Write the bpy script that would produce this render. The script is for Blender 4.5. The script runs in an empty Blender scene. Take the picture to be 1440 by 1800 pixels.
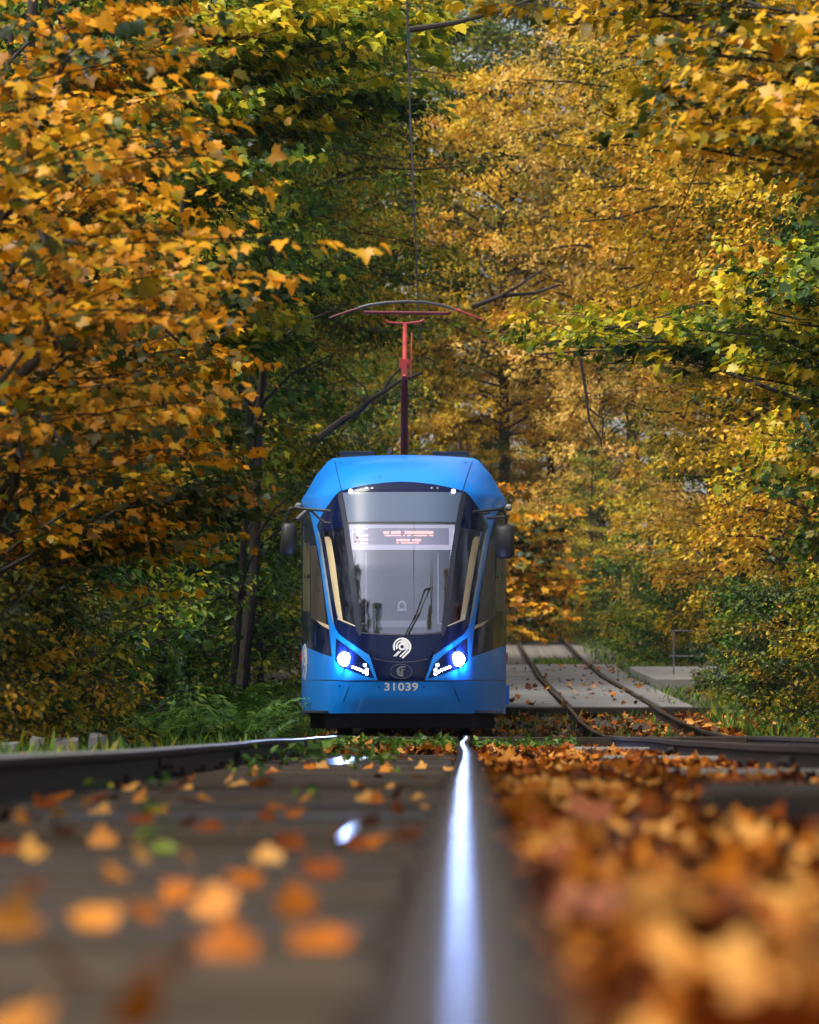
import bpy, bmesh, math, random
import numpy as np
from mathutils import Vector, Matrix

R = math.radians
rng = np.random.default_rng(7)
random.seed(7)
scene = bpy.context.scene
C = scene.collection

# ------------------------------------------------------------------ camera, sky, sun, exposure
EYE = 0.09                      # lens height above the rail head
FPX = 8000.0                    # focal length in pixels of the 1440x1800 photograph
VX, VY = 819.0, 1280.0          # vanishing point of the track in the photograph
cam_d = bpy.data.cameras.new('camera')
cam = bpy.data.objects.new('camera', cam_d); C.objects.link(cam)
cam.location = (0, 0, EYE); cam.rotation_euler = (R(90), 0, 0)
cam_d.sensor_fit = 'AUTO'; cam_d.sensor_width = 36.0
cam_d.lens = FPX / 1800.0 * 36.0
cam_d.shift_x = -(VX - 720) / 1800.0
cam_d.shift_y = (VY - 900) / 1800.0
cam_d.clip_start = 0.05; cam_d.clip_end = 6000
cam_d.dof.use_dof = True
cam_d.dof.focus_distance = 54.0
cam_d.dof.aperture_fstop = cam_d.lens / 37.0
cam_d.dof.aperture_blades = 9
scene.camera = cam

SUN_EL, SUN_AZ = R(60), R(236)          # azimuth measured from +Y towards +X: behind the camera, a little to the left
world = bpy.data.worlds.new('World'); scene.world = world; world.use_nodes = True
nt = world.node_tree; nt.nodes.clear()
w_out = nt.nodes.new('ShaderNodeOutputWorld'); w_bg = nt.nodes.new('ShaderNodeBackground')
w_sky = nt.nodes.new('ShaderNodeTexSky'); w_sky.sky_type = 'NISHITA'; w_sky.sun_disc = False
w_sky.sun_elevation = SUN_EL; w_sky.sun_rotation = SUN_AZ
w_sky.air_density = 1.0; w_sky.dust_density = 4.0; w_sky.ozone_density = 1.0
w_hs = nt.nodes.new('ShaderNodeHueSaturation'); w_hs.inputs['Saturation'].default_value = 0.45   # overcast: little blue
nt.links.new(w_sky.outputs[0], w_hs.inputs['Color']); nt.links.new(w_hs.outputs[0], w_bg.inputs[0])
w_bg.inputs[1].default_value = 0.08
nt.links.new(w_bg.outputs[0], w_out.inputs[0])

sun_d = bpy.data.lights.new('sun', 'SUN'); sun_d.energy = 1.5; sun_d.angle = R(24); sun_d.color = (1.0, 0.94, 0.84)
sun = bpy.data.objects.new('sun', sun_d); C.objects.link(sun)
sdir = Vector((math.sin(SUN_AZ) * math.cos(SUN_EL), math.cos(SUN_AZ) * math.cos(SUN_EL), math.sin(SUN_EL)))
sun.rotation_euler = sdir.to_track_quat('Z', 'Y').to_euler(); sun.location = sdir * 60

scene.view_settings.view_transform = 'Standard'; scene.view_settings.look = 'None'
scene.view_settings.gamma = 1.0; scene.view_settings.use_curve_mapping = False
scene.view_settings.exposure = 1.4
scene.render.engine = 'CYCLES'
cy = scene.cycles
cy.use_denoising = True; cy.use_adaptive_sampling = True; cy.adaptive_threshold = .03; cy.volume_bounces = 0
cy.max_bounces = 6; cy.diffuse_bounces = 2; cy.glossy_bounces = 3; cy.transmission_bounces = 4; cy.transparent_max_bounces = 8
cy.sample_clamp_indirect = 6.0; cy.caustics_reflective = False; cy.caustics_refractive = False

def P(px, py, d):
    return Vector(((px - VX) * d / FPX, d, EYE - (py - VY) * d / FPX))

def rise(y):                    # the line runs level to about 58 m, then climbs to a crest
    return np.interp(y, [-3000, 57, 63, 70, 79, 92, 108, 130, 155, 163, 175, 215, 300, 3000],
                     [0, 0, .06, .22, .485, .86, 1.30, 2.14, 3.19, 3.36, 3.40, 3.2, 4.5, 4.5])

# ------------------------------------------------------------------ materials
def newmat(name):
    m = bpy.data.materials.new(name); m.use_nodes = True
    m.node_tree.nodes.clear(); return m, m.node_tree.nodes, m.node_tree.links

def pbr(name, col, rough=.5, metal=0., spec=.5, coat=0., noise=None, bump=0., emit=None, estr=0., scale=8., var=.25, rvar=0., stretch=(1, 1, 1)):
    m, n, l = newmat(name)
    o = n.new('ShaderNodeOutputMaterial'); b = n.new('ShaderNodeBsdfPrincipled'); l.new(b.outputs[0], o.inputs[0])
    b.inputs['Base Color'].default_value = (*col, 1); b.inputs['Roughness'].default_value = rough
    b.inputs['Metallic'].default_value = metal; b.inputs['Specular IOR Level'].default_value = spec
    b.inputs['Coat Weight'].default_value = coat; b.inputs['Coat Roughness'].default_value = .04
    if emit: b.inputs['Emission Color'].default_value = (*emit, 1); b.inputs['Emission Strength'].default_value = estr
    if noise or bump or rvar:
        tc = n.new('ShaderNodeTexCoord'); mp = n.new('ShaderNodeMapping'); mp.inputs['Scale'].default_value = stretch
        t = n.new('ShaderNodeTexNoise'); t.inputs['Scale'].default_value = scale; t.inputs['Detail'].default_value = 6; t.inputs['Roughness'].default_value = .65
        l.new(tc.outputs['Object'], mp.inputs[0]); l.new(mp.outputs[0], t.inputs[0])
        if noise:
            r = n.new('ShaderNodeValToRGB'); r.color_ramp.elements[0].position = .3; r.color_ramp.elements[1].position = .72
            r.color_ramp.elements[0].color = (*noise, 1); r.color_ramp.elements[1].color = (*col, 1)
            l.new(t.outputs[0], r.inputs[0]); l.new(r.outputs[0], b.inputs['Base Color'])
        if bump:
            bp = n.new('ShaderNodeBump'); bp.inputs['Strength'].default_value = bump; bp.inputs['Distance'].default_value = .02
            l.new(t.outputs[0], bp.inputs['Height']); l.new(bp.outputs[0], b.inputs['Normal'])
        if rvar:
            mr = n.new('ShaderNodeMapRange'); mr.inputs[1].default_value = .35; mr.inputs[2].default_value = .65
            mr.inputs[3].default_value = rough; mr.inputs[4].default_value = rough + rvar
            l.new(t.outputs[0], mr.inputs[0]); l.new(mr.outputs[0], b.inputs['Roughness'])
    return m

def leafmat(name, cols, trans=.30, gloss=.025, bw=.5):
    """per-leaf random (attribute var) and per-branch random (bvar) pick a colour from the palette"""
    m, n, l = newmat(name)
    o = n.new('ShaderNodeOutputMaterial')
    a = n.new('ShaderNodeAttribute'); a.attribute_name = 'var'
    b = n.new('ShaderNodeAttribute'); b.attribute_name = 'bvar'
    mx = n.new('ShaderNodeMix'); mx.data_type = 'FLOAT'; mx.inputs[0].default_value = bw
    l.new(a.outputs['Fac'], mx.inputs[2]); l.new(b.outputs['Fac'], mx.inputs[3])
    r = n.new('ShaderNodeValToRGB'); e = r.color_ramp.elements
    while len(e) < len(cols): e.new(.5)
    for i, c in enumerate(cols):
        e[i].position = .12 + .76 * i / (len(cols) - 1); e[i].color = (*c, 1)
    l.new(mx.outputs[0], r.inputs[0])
    d = n.new('ShaderNodeBsdfDiffuse'); t = n.new('ShaderNodeBsdfTranslucent'); g = n.new('ShaderNodeBsdfGlossy'); g.inputs['Roughness'].default_value = .42
    m1 = n.new('ShaderNodeMixShader'); m1.inputs[0].default_value = trans
    m2 = n.new('ShaderNodeMixShader'); m2.inputs[0].default_value = gloss
    l.new(r.outputs[0], d.inputs[0]); l.new(r.outputs[0], t.inputs[0])
    l.new(d.outputs[0], m1.inputs[1]); l.new(t.outputs[0], m1.inputs[2]); l.new(m1.outputs[0], m2.inputs[1]); l.new(g.outputs[0], m2.inputs[2])
    l.new(m2.outputs[0], o.inputs[0]); return m

LM = {
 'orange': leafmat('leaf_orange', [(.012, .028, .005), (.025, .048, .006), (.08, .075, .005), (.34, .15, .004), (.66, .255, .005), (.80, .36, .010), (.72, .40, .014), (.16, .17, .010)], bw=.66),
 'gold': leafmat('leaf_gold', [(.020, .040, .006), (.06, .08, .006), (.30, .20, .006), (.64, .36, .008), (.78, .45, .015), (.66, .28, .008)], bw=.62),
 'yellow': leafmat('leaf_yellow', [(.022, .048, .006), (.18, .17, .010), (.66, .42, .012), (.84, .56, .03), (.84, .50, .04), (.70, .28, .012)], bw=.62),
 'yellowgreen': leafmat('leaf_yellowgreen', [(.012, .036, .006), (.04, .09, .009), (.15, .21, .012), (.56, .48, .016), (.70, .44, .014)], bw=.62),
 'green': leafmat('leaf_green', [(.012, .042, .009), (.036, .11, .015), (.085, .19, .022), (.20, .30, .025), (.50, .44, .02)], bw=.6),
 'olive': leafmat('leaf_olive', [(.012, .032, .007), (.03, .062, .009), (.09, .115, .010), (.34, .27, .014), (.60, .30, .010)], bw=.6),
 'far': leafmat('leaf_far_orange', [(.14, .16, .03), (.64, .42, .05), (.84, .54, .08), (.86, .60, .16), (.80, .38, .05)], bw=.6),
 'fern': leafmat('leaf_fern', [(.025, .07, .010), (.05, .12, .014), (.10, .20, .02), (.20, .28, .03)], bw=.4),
 'litter': leafmat('leaf_litter', [(.03, .012, .006), (.09, .026, .008), (.28, .062, .007), (.54, .165, .010), (.70, .34, .08)], trans=.15, gloss=.01, bw=.15),
}
M = {
 'bark': pbr('bark', (.05, .038, .028), .85, noise=(.012, .010, .008), bump=.6, scale=14, stretch=(1, 1, .25)),
 'twig': pbr('twig', (.03, .022, .016), .8),
 'soil': pbr('soil', (.10, .065, .035), .9, noise=(.025, .03, .012), bump=.5, scale=3),
 'ballast': pbr('ballast', (.09, .07, .05), .8, noise=(.025, .02, .015), bump=.8, scale=25),
 'rail_top': pbr('rail_polished', (.40, .39, .40), .13, 1., rvar=.10, bump=.035, scale=14, stretch=(8, .6, 8)),
 'rail_side': pbr('rail_rust', (.050, .036, .028), .8, 0., spec=.15, noise=(.018, .015, .015), bump=.3, scale=18),
 'plank': pbr('wet_plank', (.080, .055, .034), .45, spec=.10, noise=(.018, .013, .009), bump=.6, scale=5, rvar=.4, stretch=(1.2, 9, 9)),
 'plank_b': pbr('wet_plank_pale', (.115, .080, .048), .45, spec=.09, noise=(.028, .020, .013), bump=.6, scale=5, rvar=.3, stretch=(1.2, 9, 9)),
 'plank_c': pbr('wet_plank_dark', (.052, .036, .024), .30, spec=.16, noise=(.012, .009, .007), bump=.5, scale=4, rvar=.3, stretch=(1.2, 9, 9)),
 'timber': pbr('timber', (.060, .046, .036), .9, spec=.1, noise=(.025, .02, .016), bump=.5, scale=7, stretch=(1, 6, 6)),
 'sleeper': pbr('sleeper_concrete', (.26, .235, .205), .75, noise=(.10, .085, .07), bump=.5, scale=9),
 'panel': pbr('deck_panel', (.27, .265, .265), .5, noise=(.10, .094, .088), bump=.5, scale=2.2, rvar=.2, stretch=(.5, 3, 3)),
 'concrete': pbr('concrete', (.34, .33, .30), .8, noise=(.17, .16, .14), bump=.4, scale=4),
 'water': pbr('water', (.015, .013, .01), .15, spec=.5, rvar=.08, scale=7),
 'blue': pbr('tram_blue', (.003, .245, .90), .30, spec=.35, coat=.3, noise=(.004, .21, .76), scale=1.6, rvar=.12),
 'blue_dk': pbr('tram_seam', (.002, .02, .07), .5),
 'black': pbr('gloss_black', (.003, .008, .045), .12, spec=.25),
 'pillar': pbr('pillar_grey', (.03, .036, .055), .25, spec=.5),
 'uppanel': pbr('upper_panel', (.085, .125, .21), .30, spec=.5, coat=.3),
 'matte': pbr('matte_black', (.018, .018, .022), .5),
 'under': pbr('underframe', (.006, .009, .018), .6),
 'cream': pbr('cream_trim', (.62, .50, .30), .5),
 'white': pbr('white_paint', (.82, .82, .84), .4),
 'grey': pbr('roof_box_grey', (.055, .055, .06), .6),
 'badge': pbr('badge_grey', (.16, .16, .20), .35, .6),
 'interior': pbr('interior_grey', (.50, .50, .58), .6),
 'dash': pbr('dashboard', (.07, .07, .085), .5),
 'seat': pbr('seat_red', (.40, .02, .02), .7),
 'red': pbr('pantograph_red', (.46, .05, .05), .5, noise=(.30, .03, .03), scale=6),
 'red_dk': pbr('pantograph_dark_red', (.13, .012, .018), .5),
 'steel': pbr('steel', (.35, .36, .38), .35, 1.),
 'carbon': pbr('carbon', (.10, .10, .11), .4, .4),
 'copper': pbr('contact_wire', (.10, .075, .06), .5, .6),
 'head': pbr('headlamp_lit', (.9, .95, 1.), .3, emit=(.34, .48, 1.), estr=330.),
 'led': pbr('led_lit', (.9, .95, 1.), .3, emit=(.85, .92, 1.), estr=16.),
 'marker': pbr('marker_lamp_lit', (1, .9, .8), .3, emit=(1., .85, .68), estr=5.),
 'disp_frame': pbr('display_frame_lit', (.8, .8, .82), .5, emit=(.95, .88, 1.), estr=.30),
 'disp_bg': pbr('display_screen', (.25, .25, .30), .4, emit=(.62, .58, .76), estr=.16),
 'disp_txt': pbr('display_text_lit', (.8, .3, .2), .5, emit=(1., .42, .30), estr=1.3),
 'lamp_red': pbr('side_marker_red', (.5, .03, .02), .3),
}
def glassmat(name, tint, refl):
    m, n, l = newmat(name)
    o = n.new('ShaderNodeOutputMaterial'); t = n.new('ShaderNodeBsdfTransparent'); t.inputs[0].default_value = (*tint, 1)
    g = n.new('ShaderNodeBsdfGlossy'); g.inputs['Roughness'].default_value = .015; g.inputs[0].default_value = (.86, .89, 1, 1)
    w = n.new('ShaderNodeLayerWeight'); w.inputs[0].default_value = .5          # facing is the same from both sides of the pane
    p = n.new('ShaderNodeMath'); p.operation = 'POWER'; p.inputs[1].default_value = 4.; l.new(w.outputs['Facing'], p.inputs[0])
    f = n.new('ShaderNodeMapRange'); f.inputs[3].default_value = refl; f.inputs[4].default_value = 1.; l.new(p.outputs[0], f.inputs[0])
    mx = n.new('ShaderNodeMixShader'); l.new(f.outputs[0], mx.inputs[0]); l.new(t.outputs[0], mx.inputs[1]); l.new(g.outputs[0], mx.inputs[2]); l.new(mx.outputs[0], o.inputs[0]); return m
M['glass'] = glassmat('windscreen_glass', (.80, .80, .86), .16)
M['glass_dk'] = glassmat('side_glass', (.62, .62, .65), .035)

# ------------------------------------------------------------------ helpers
def tag(o, label=None, cat=None, group=None, kind=None):
    if label: o['label'] = label
    if cat: o['category'] = cat
    if group: o['group'] = group
    if kind: o['kind'] = kind
    return o

def link(name, me, mat=None, parent=None):
    o = bpy.data.objects.new(name, me); C.objects.link(o)
    if mat is not None and me is not None and len(me.materials) == 0: me.materials.append(mat)
    if parent: o.parent = parent
    return o

def empty(name, loc=(0, 0, 0), rz=0):
    o = bpy.data.objects.new(name, None); C.objects.link(o); o.location = loc; o.rotation_euler = (0, 0, rz); o.empty_display_size = .2
    return o

class MB:
    """collects faces of one mesh"""
    def __init__(s): s.v = []; s.f = []; s.m = []
    def add(s, v, f, mi=0):
        b = len(s.v); s.v += [tuple(x) for x in v]; s.f += [tuple(i + b for i in q) for q in f]; s.m += [mi] * len(f)
    def box(s, x0, x1, y0, y1, z0, z1, mi=0, rot=None):
        v = [Vector((x, y, z)) for x in (x0, x1) for y in (y0, y1) for z in (z0, z1)]
        if rot is not None:
            c = Vector(((x0 + x1) / 2, (y0 + y1) / 2, (z0 + z1) / 2)); v = [c + rot @ (p - c) for p in v]
        s.add(v, [(0, 1, 3, 2), (4, 6, 7, 5), (0, 4, 5, 1), (2, 3, 7, 6), (0, 2, 6, 4), (1, 5, 7, 3)], mi)
    def tube(s, pts, rad, n=8, mi=0, cap=True):
        pts = [Vector(p) for p in pts]
        if not hasattr(rad, '__len__'): rad = [rad] * len(pts)
        b = len(s.v); up = Vector((.13, .31, .94))
        for i, p in enumerate(pts):
            t = (pts[min(i + 1, len(pts) - 1)] - pts[max(i - 1, 0)]).normalized()
            if abs(t.dot(up)) > .95: up = Vector((.9, .3, .1))
            a = t.cross(up).normalized(); c = t.cross(a)
            for k in range(n):
                q = 2 * math.pi * k / n; s.v.append(tuple(p + (a * math.cos(q) + c * math.sin(q)) * rad[i]))
        for i in range(len(pts) - 1):
            for k in range(n):
                k2 = (k + 1) % n; s.f.append((b + i * n + k, b + i * n + k2, b + (i + 1) * n + k2, b + (i + 1) * n + k)); s.m.append(mi)
        if cap:
            s.f.append(tuple(b + k for k in range(n))[::-1]); s.f.append(tuple(b + (len(pts) - 1) * n + k for k in range(n))); s.m += [mi, mi]
    def mesh(s, name, smooth=False, mats=()):
        me = bpy.data.meshes.new(name); me.from_pydata(s.v, [], s.f); me.validate()
        if any(s.m): me.polygons.foreach_set('material_index', s.m[:len(me.polygons)])
        for m in mats: me.materials.append(m)
        if smooth:
            me.polygons.foreach_set('use_smooth', [True] * len(me.polygons)); me.set_sharp_from_angle(angle=R(40))
        me.update(); return me
    def build(s, name, mat, parent=None, smooth=False):
        mats = mat if isinstance(mat, (list, tuple)) else [mat]
        return link(name, s.mesh(name, smooth, mats), None, parent)

def bevel_box_mesh(name, sx, sy, sz, bev, jitter=0, seed=0):
    bm = bmesh.new(); bmesh.ops.create_cube(bm, size=1)
    for v in bm.verts: v.co = Vector((v.co.x * sx, v.co.y * sy, v.co.z * sz))
    bmesh.ops.bevel(bm, geom=bm.edges[:], offset=bev, segments=1, affect='EDGES')
    if jitter:
        r = random.Random(seed)
        for v in bm.verts: v.co += Vector((r.uniform(-1, 1), r.uniform(-1, 1), r.uniform(-1, 1))) * jitter
    me = bpy.data.meshes.new(name); bm.to_mesh(me); bm.free(); return me

def trimesh(name, V, F, var=None, bvar=None, mat=None):
    """fast triangle mesh from numpy arrays, with per-vertex leaf attributes"""
    me = bpy.data.meshes.new(name); nf = len(F)
    me.vertices.add(len(V)); me.vertices.foreach_set('co', V.astype(np.float32).ravel())
    me.loops.add(nf * 3); me.loops.foreach_set('vertex_index', F.astype(np.int32).ravel())
    me.polygons.add(nf); me.polygons.foreach_set('loop_start', np.arange(0, nf * 3, 3, dtype=np.int32))
    for nm, a in (('var', var), ('bvar', bvar)):
        if a is not None:
            at = me.attributes.new(nm, 'FLOAT', 'POINT'); at.data.foreach_set('value', a.astype(np.float32))
    if mat: me.materials.append(mat)
    me.update(calc_edges=True); return me

def nrm(a): return a / np.maximum(np.linalg.norm(a, axis=1, keepdims=True), 1e-9)

# leaf outlines: x across, y from stalk to tip, z fold
def _maple():
    h = [(.06, -.01), (.27, -.12), (.36, .05), (.58, .18), (.45, .33), (.61, .58), (.32, .55), (.20, .80)]
    o = [(0, 0)] + h + [(0, 1.0)] + [(-x, y) for x, y in h[::-1]]
    pts = [(0, .34)] + o
    V = np.array([(x, y, .16 * abs(x) - .22 * y * y) for x, y in pts]); n = len(o)
    F = np.array([(0, 1 + i, 1 + (i + 1) % n) for i in range(n)]); return V, F
def _maple_lo():
    h = [(.33, -.08), (.40, .14), (.60, .48), (.24, .60)]
    o = [(0, 0)] + h + [(0, 1.0)] + [(-x, y) for x, y in h[::-1]]
    pts = [(0, .34)] + o
    V = np.array([(x, y, .16 * abs(x) - .22 * y * y) for x, y in pts]); n = len(o)
    F = np.array([(0, 1 + i, 1 + (i + 1) % n) for i in range(n)]); return V, F
def _ovate():
    V = np.array([(0, 0, 0), (.27, .36, .07), (.19, .70, .03), (0, 1, -.12), (-.19, .70, .03), (-.27, .36, .07)])
    return V, np.array([(0, 1, 2), (0, 2, 3), (0, 3, 4), (0, 4, 5)])
def _frond():
    V = np.array([(0, 0, 0), (.12, .3, .03), (0, 1, -.1), (-.12, .3, .03)]); return V, np.array([(0, 1, 2), (0, 2, 3)])
LEAF = {'maple': _maple(), 'maple_lo': _maple_lo(), 'ovate': _ovate(), 'frond': _frond()}

def leaves_np(kind, Pn, N, D, S, r, curl=.3):
    lv, lf = LEAF[kind]; n = len(Pn); k = len(lv)
    N = nrm(N); D = nrm(D - N * (D * N).sum(1, keepdims=True)); B = np.cross(D, N)
    cu = (1 + r.normal(0, curl, n) * 2.2)[:, None]
    wx = r.uniform(.82, 1.12, n)[:, None]
    V = Pn[:, None, :] + S[:, None, None] * ((lv[None, :, 0] * wx)[..., None] * B[:, None, :] + lv[None, :, 1, None] * D[:, None, :] + (lv[None, :, 2] * cu)[..., None] * N[:, None, :])
    F = (lf[None] + (np.arange(n) * k)[:, None, None]).reshape(-1, 3)
    return V.reshape(-1, 3), F, k

# ------------------------------------------------------------------ trees
def bez(p0, p1, sag, s):
    p0 = np.asarray(p0, float); p1 = np.asarray(p1, float); s = np.asarray(s)[:, None]
    return p0 + (p1 - p0) * s + np.array([0, 0, 1.]) * sag * 4 * s * (1 - s)

def grow(seed, trunk_pts, trunk_r, branches, kind, size, per_twig, ntw=7, spread=.10, twl=.42, face=(.75, .45, .55), thick=.016, flat=1.0, start=.22, twz=.32):
    """trunk_pts: polyline; branches: (p0, p1, sag). Returns meshes trunk, branches, crown."""
    r = np.random.default_rng(seed)
    tm = MB(); n = len(trunk_pts)
    tm.tube(trunk_pts, [trunk_r * (1 - .78 * i / (n - 1)) * (1.35 if i == 0 else 1) for i in range(n)], 9)
    bmn = MB(); PP = []; DD = []; BV = []; OO = []
    for (p0, p1, sag) in branches:
        p0 = np.asarray(p0, float); p1 = np.asarray(p1, float); L = np.linalg.norm(p1 - p0); bv = r.random()
        s = np.linspace(0, 1, 6); pts = bez(p0, p1, sag, s); pts[1:-1] += r.normal(0, .03 * L, (4, 3)) * .6
        bmn.tube([tuple(q) for q in pts], [thick * L ** .6 * (1 - .85 * t) + .004 for t in s], 5, cap=False)
        ax = (p1 - p0) / max(L, 1e-6); side = np.cross(ax, [0, 0, 1.]); side /= max(np.linalg.norm(side), 1e-6)
        for j in range(ntw + 1):
            if j == ntw: a = pts[3]; b = pts[5]; sp = .8
            else:
                sp = start + (1 - start) * (j + r.random()) / ntw
                a = bez(p0, p1, sag, [sp])[0]
                sg = 1 if j % 2 else -1
                d = ax * r.uniform(.35, .9) + side * sg * r.uniform(.5, 1.1) + np.array([0, 0, r.normal(-.05, twz)])
                d /= np.linalg.norm(d)
                b = a + d * (twl * L ** .7 * r.uniform(.6, 1.25) * (1.25 - .6 * sp) + .15)
            mid = (a + b) / 2 + np.array([0, 0, .05])
            bmn.tube([tuple(a), tuple(mid), tuple(b)], [.008, .006, .003], 3, cap=False)
            m = max(3, int(per_twig * r.uniform(.6, 1.4)))
            t = r.uniform(.05, 1.08, m)[:, None]
            q = a + (b - a) * t + r.normal(0, spread, (m, 3)) * np.array([1, 1, .75 * flat])
            PP.append(q); BV.append(np.full(m, np.clip(bv + r.normal(0, .16), 0, 1)))
            o = (b - a) / max(np.linalg.norm(b - a), 1e-6); OO.append(np.repeat((.6 * o + .6 * ax)[None], m, 0))
    PP = np.concatenate(PP); BV = np.concatenate(BV); OO = np.concatenate(OO); m = len(PP)
    OO[:, 2] *= .3; OO = nrm(OO)
    rnd = r.normal(0, 1, (m, 3))
    N = np.array([0, 0, 1.]) * face[0] + OO * face[1] + rnd * face[2]
    D = OO * .7 + np.array([0, 0, -.55]) + r.normal(0, .7, (m, 3))
    S = size * r.lognormal(0, .22, m)
    V, F, k = leaves_np(kind, PP, N, D, S, r)
    cm = trimesh('crown', V, F, np.repeat(r.random(m), k), np.repeat(BV, k), LM['yellow'])
    return tm.mesh('trunk', True, [M['bark']]), bmn.mesh('branches', False, [M['twig']]), cm

def random_branches(seed, H, Rr, z0, nb, up=.25, x=0, y=0, prof=None):
    r = np.random.default_rng(seed + 500); out = []
    for i in range(nb):
        t = ((i + r.random()) / nb); z = z0 + (H * .97 - z0) * t
        az = i * 2.399963 + r.normal(0, .35)
        w = prof(t) if prof else (.72 + .55 * t - 1.05 * t ** 3)
        L = max(.5, Rr * w * r.uniform(.62, 1.12))
        p0 = (x + r.normal(0, .05), y + r.normal(0, .05), max(.1, z - L * .18))
        p1 = (p0[0] + L * math.cos(az), p0[1] + L * math.sin(az), z + L * (up * (t - .25) + r.normal(0, .14)))
        out.append((p0, p1, L * r.uniform(.04, .14)))
    return out

def trunk_line(seed, H, lean=(0, 0), n=8):
    r = np.random.default_rng(seed + 900)
    return [(lean[0] * (i / (n - 1)) ** 1.3 * H + r.normal(0, .02) * H * .25 * (i > 0), lean[1] * (i / (n - 1)) * H + r.normal(0, .02) * H * .25 * (i > 0), H * i / (n - 1) - (.25 if i == 0 else 0)) for i in range(n)]

TEMPLATE = {}
def template(key, seed, H, Rr, z0, nb, kind, size, per, **kw):
    TEMPLATE[key] = grow(seed, trunk_line(seed, H), kw.pop('tr', .16), random_branches(seed, H, Rr, z0, nb, prof=kw.pop('prof', None)), kind, size, per, **kw)

ORD = ('first', 'second', 'third', 'fourth', 'fifth', 'sixth', 'seventh', 'eighth', 'ninth', 'tenth', 'eleventh', 'twelfth', 'thirteenth', 'fourteenth', 'fifteenth', 'sixteenth', 'seventeenth', 'eighteenth', 'nineteenth', 'twentieth')
HUE = {'gold': 'gold', 'orange': 'orange', 'yellow': 'golden', 'yellowgreen': 'yellow-green', 'green': 'dark green', 'olive': 'olive', 'far': 'pale orange', 'fern': 'bright green'}
def place(name, key, x, y, pal, label, cat='tree', group=None, s=1., sz=None, rz=None, parts=('trunk', 'branches', 'crown'), z=None):
    e = empty(name, (x, y, float(rise(y)) - .16 if z is None else z), random.uniform(0, 6.28) if rz is None else rz)
    e.scale = (s, s, sz or s)
    for nm, me in zip(parts, TEMPLATE[key] if isinstance(key, str) else key):
        o = link(nm, me, None, e)
        if me.name.startswith('crown'):
            o.material_slots[0].link = 'OBJECT'; o.material_slots[0].material = LM[pal]
    tag(e, label, cat, group)
    return e

# ------------------------------------------------------------------ ground
def ground_mesh():
    xs = np.concatenate([np.array([-2500, -800, -250, -90, -45]), np.arange(-30, 30.1, .6), np.array([45, 90, 250, 800, 2500])])
    ys = np.concatenate([np.array([-2500, -600, -150, -50, -20, -8]), np.arange(-4, 240, 1.2), np.array([260, 300, 400, 700, 1500, 3500])])
    X, Y = np.meshgrid(xs, ys); r = np.random.default_rng(3)
    side = np.maximum(np.maximum(-2.9 - X, X - 4.6), 0)
    Z = rise(Y) - .205 + np.minimum(side * .10, .9) + r.normal(0, .012, X.shape) * (side > 0) * (side < 40)
    nx = len(xs); V = np.stack([X, Y, Z], -1).reshape(-1, 3)
    i = np.arange((len(ys) - 1) * (nx - 1)); a = (i // (nx - 1)) * nx + i % (nx - 1)
    F = np.concatenate([np.stack([a, a + 1, a + nx + 1], 1), np.stack([a, a + nx + 1, a + nx], 1)])
    return trimesh('ground', V, F, mat=M['soil'])
tag(link('ground', ground_mesh()), kind='structure')

# track bed between and beside the rails
def strip(name, x0, x1, y0, y1, dz, mat, step=.8):
    ys = np.arange(y0, y1 + step, step); V = []
    for y in ys: V += [(x0, y, float(rise(y)) + dz), (x1, y, float(rise(y)) + dz)]
    F = [(2 * i, 2 * i + 1, 2 * i + 3, 2 * i + 2) for i in range(len(ys) - 1)]
    m = MB(); m.add(V, F); o = m.build(name, mat); return o
tag(strip('track_bed', -2.7, 4.5, -6, 168, -.190, M['ballast']), kind='structure')

# rails
RAILX = {'left': -1.524, 'near': 0.0, 'a': 1.75, 'b': 3.274}
def rail(x, y0, y1, seed, wave, label, worn=8, sharp=6):
    prof = [(-.075, -.18), (-.075, -.168), (-.010, -.150), (-.008, -.055), (-.034, -.042), (-.036, -.010), (-.028, -.0030), (-.009, -.0001), (0, .0002),
            (.009, -.0001), (.028, -.0030), (.036, -.010), (.034, -.042), (.008, -.055), (.010, -.150), (.075, -.168), (.075, -.18)]
    r = np.random.default_rng(seed); ph = r.uniform(0, 6.28, 6)
    ys = np.concatenate([np.arange(y0, 62, .5), np.arange(62, y1, 1.5)]); V = []; F = []; mi = []
    for y in ys:
        k = np.clip((y - 6) / 14, 0, 1)
        wz = wave * k * (.5 * math.sin(y / 3.1 + ph[0]) + .35 * math.sin(y / 1.7 + ph[1]) + .4 * math.sin(y / 6.3 + ph[2]))
        wx = .012 * k * (math.sin(y / 7.3 + ph[3]) + .6 * math.sin(y / 3.9 + ph[4]))
        for a, b in prof: V.append((x + a + wx, y, float(rise(y)) + b + wz))
    n = len(prof)
    for i in range(len(ys) - 1):
        for k in range(n):
            k2 = (k + 1) % n; F.append((i * n + k, (i + 1) * n + k, (i + 1) * n + k2, i * n + k2)); mi.append(0 if 7 <= k <= worn else 1)
    me = bpy.data.meshes.new('rail'); me.from_pydata(V, [], F); me.materials.append(M['rail_top']); me.materials.append(M['rail_side'])
    me.polygons.foreach_set('material_index', mi); me.polygons.foreach_set('use_smooth', [True] * len(F)); me.set_sharp_from_angle(angle=R(sharp)); me.update()
    o = link('rail', me); tag(o, label, 'rail', 'tramway rails'); return o
M['rail_left'] = pbr('rail_polished_left', (.75, .75, .77), .26, 1., rvar=.1, scale=9)
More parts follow.
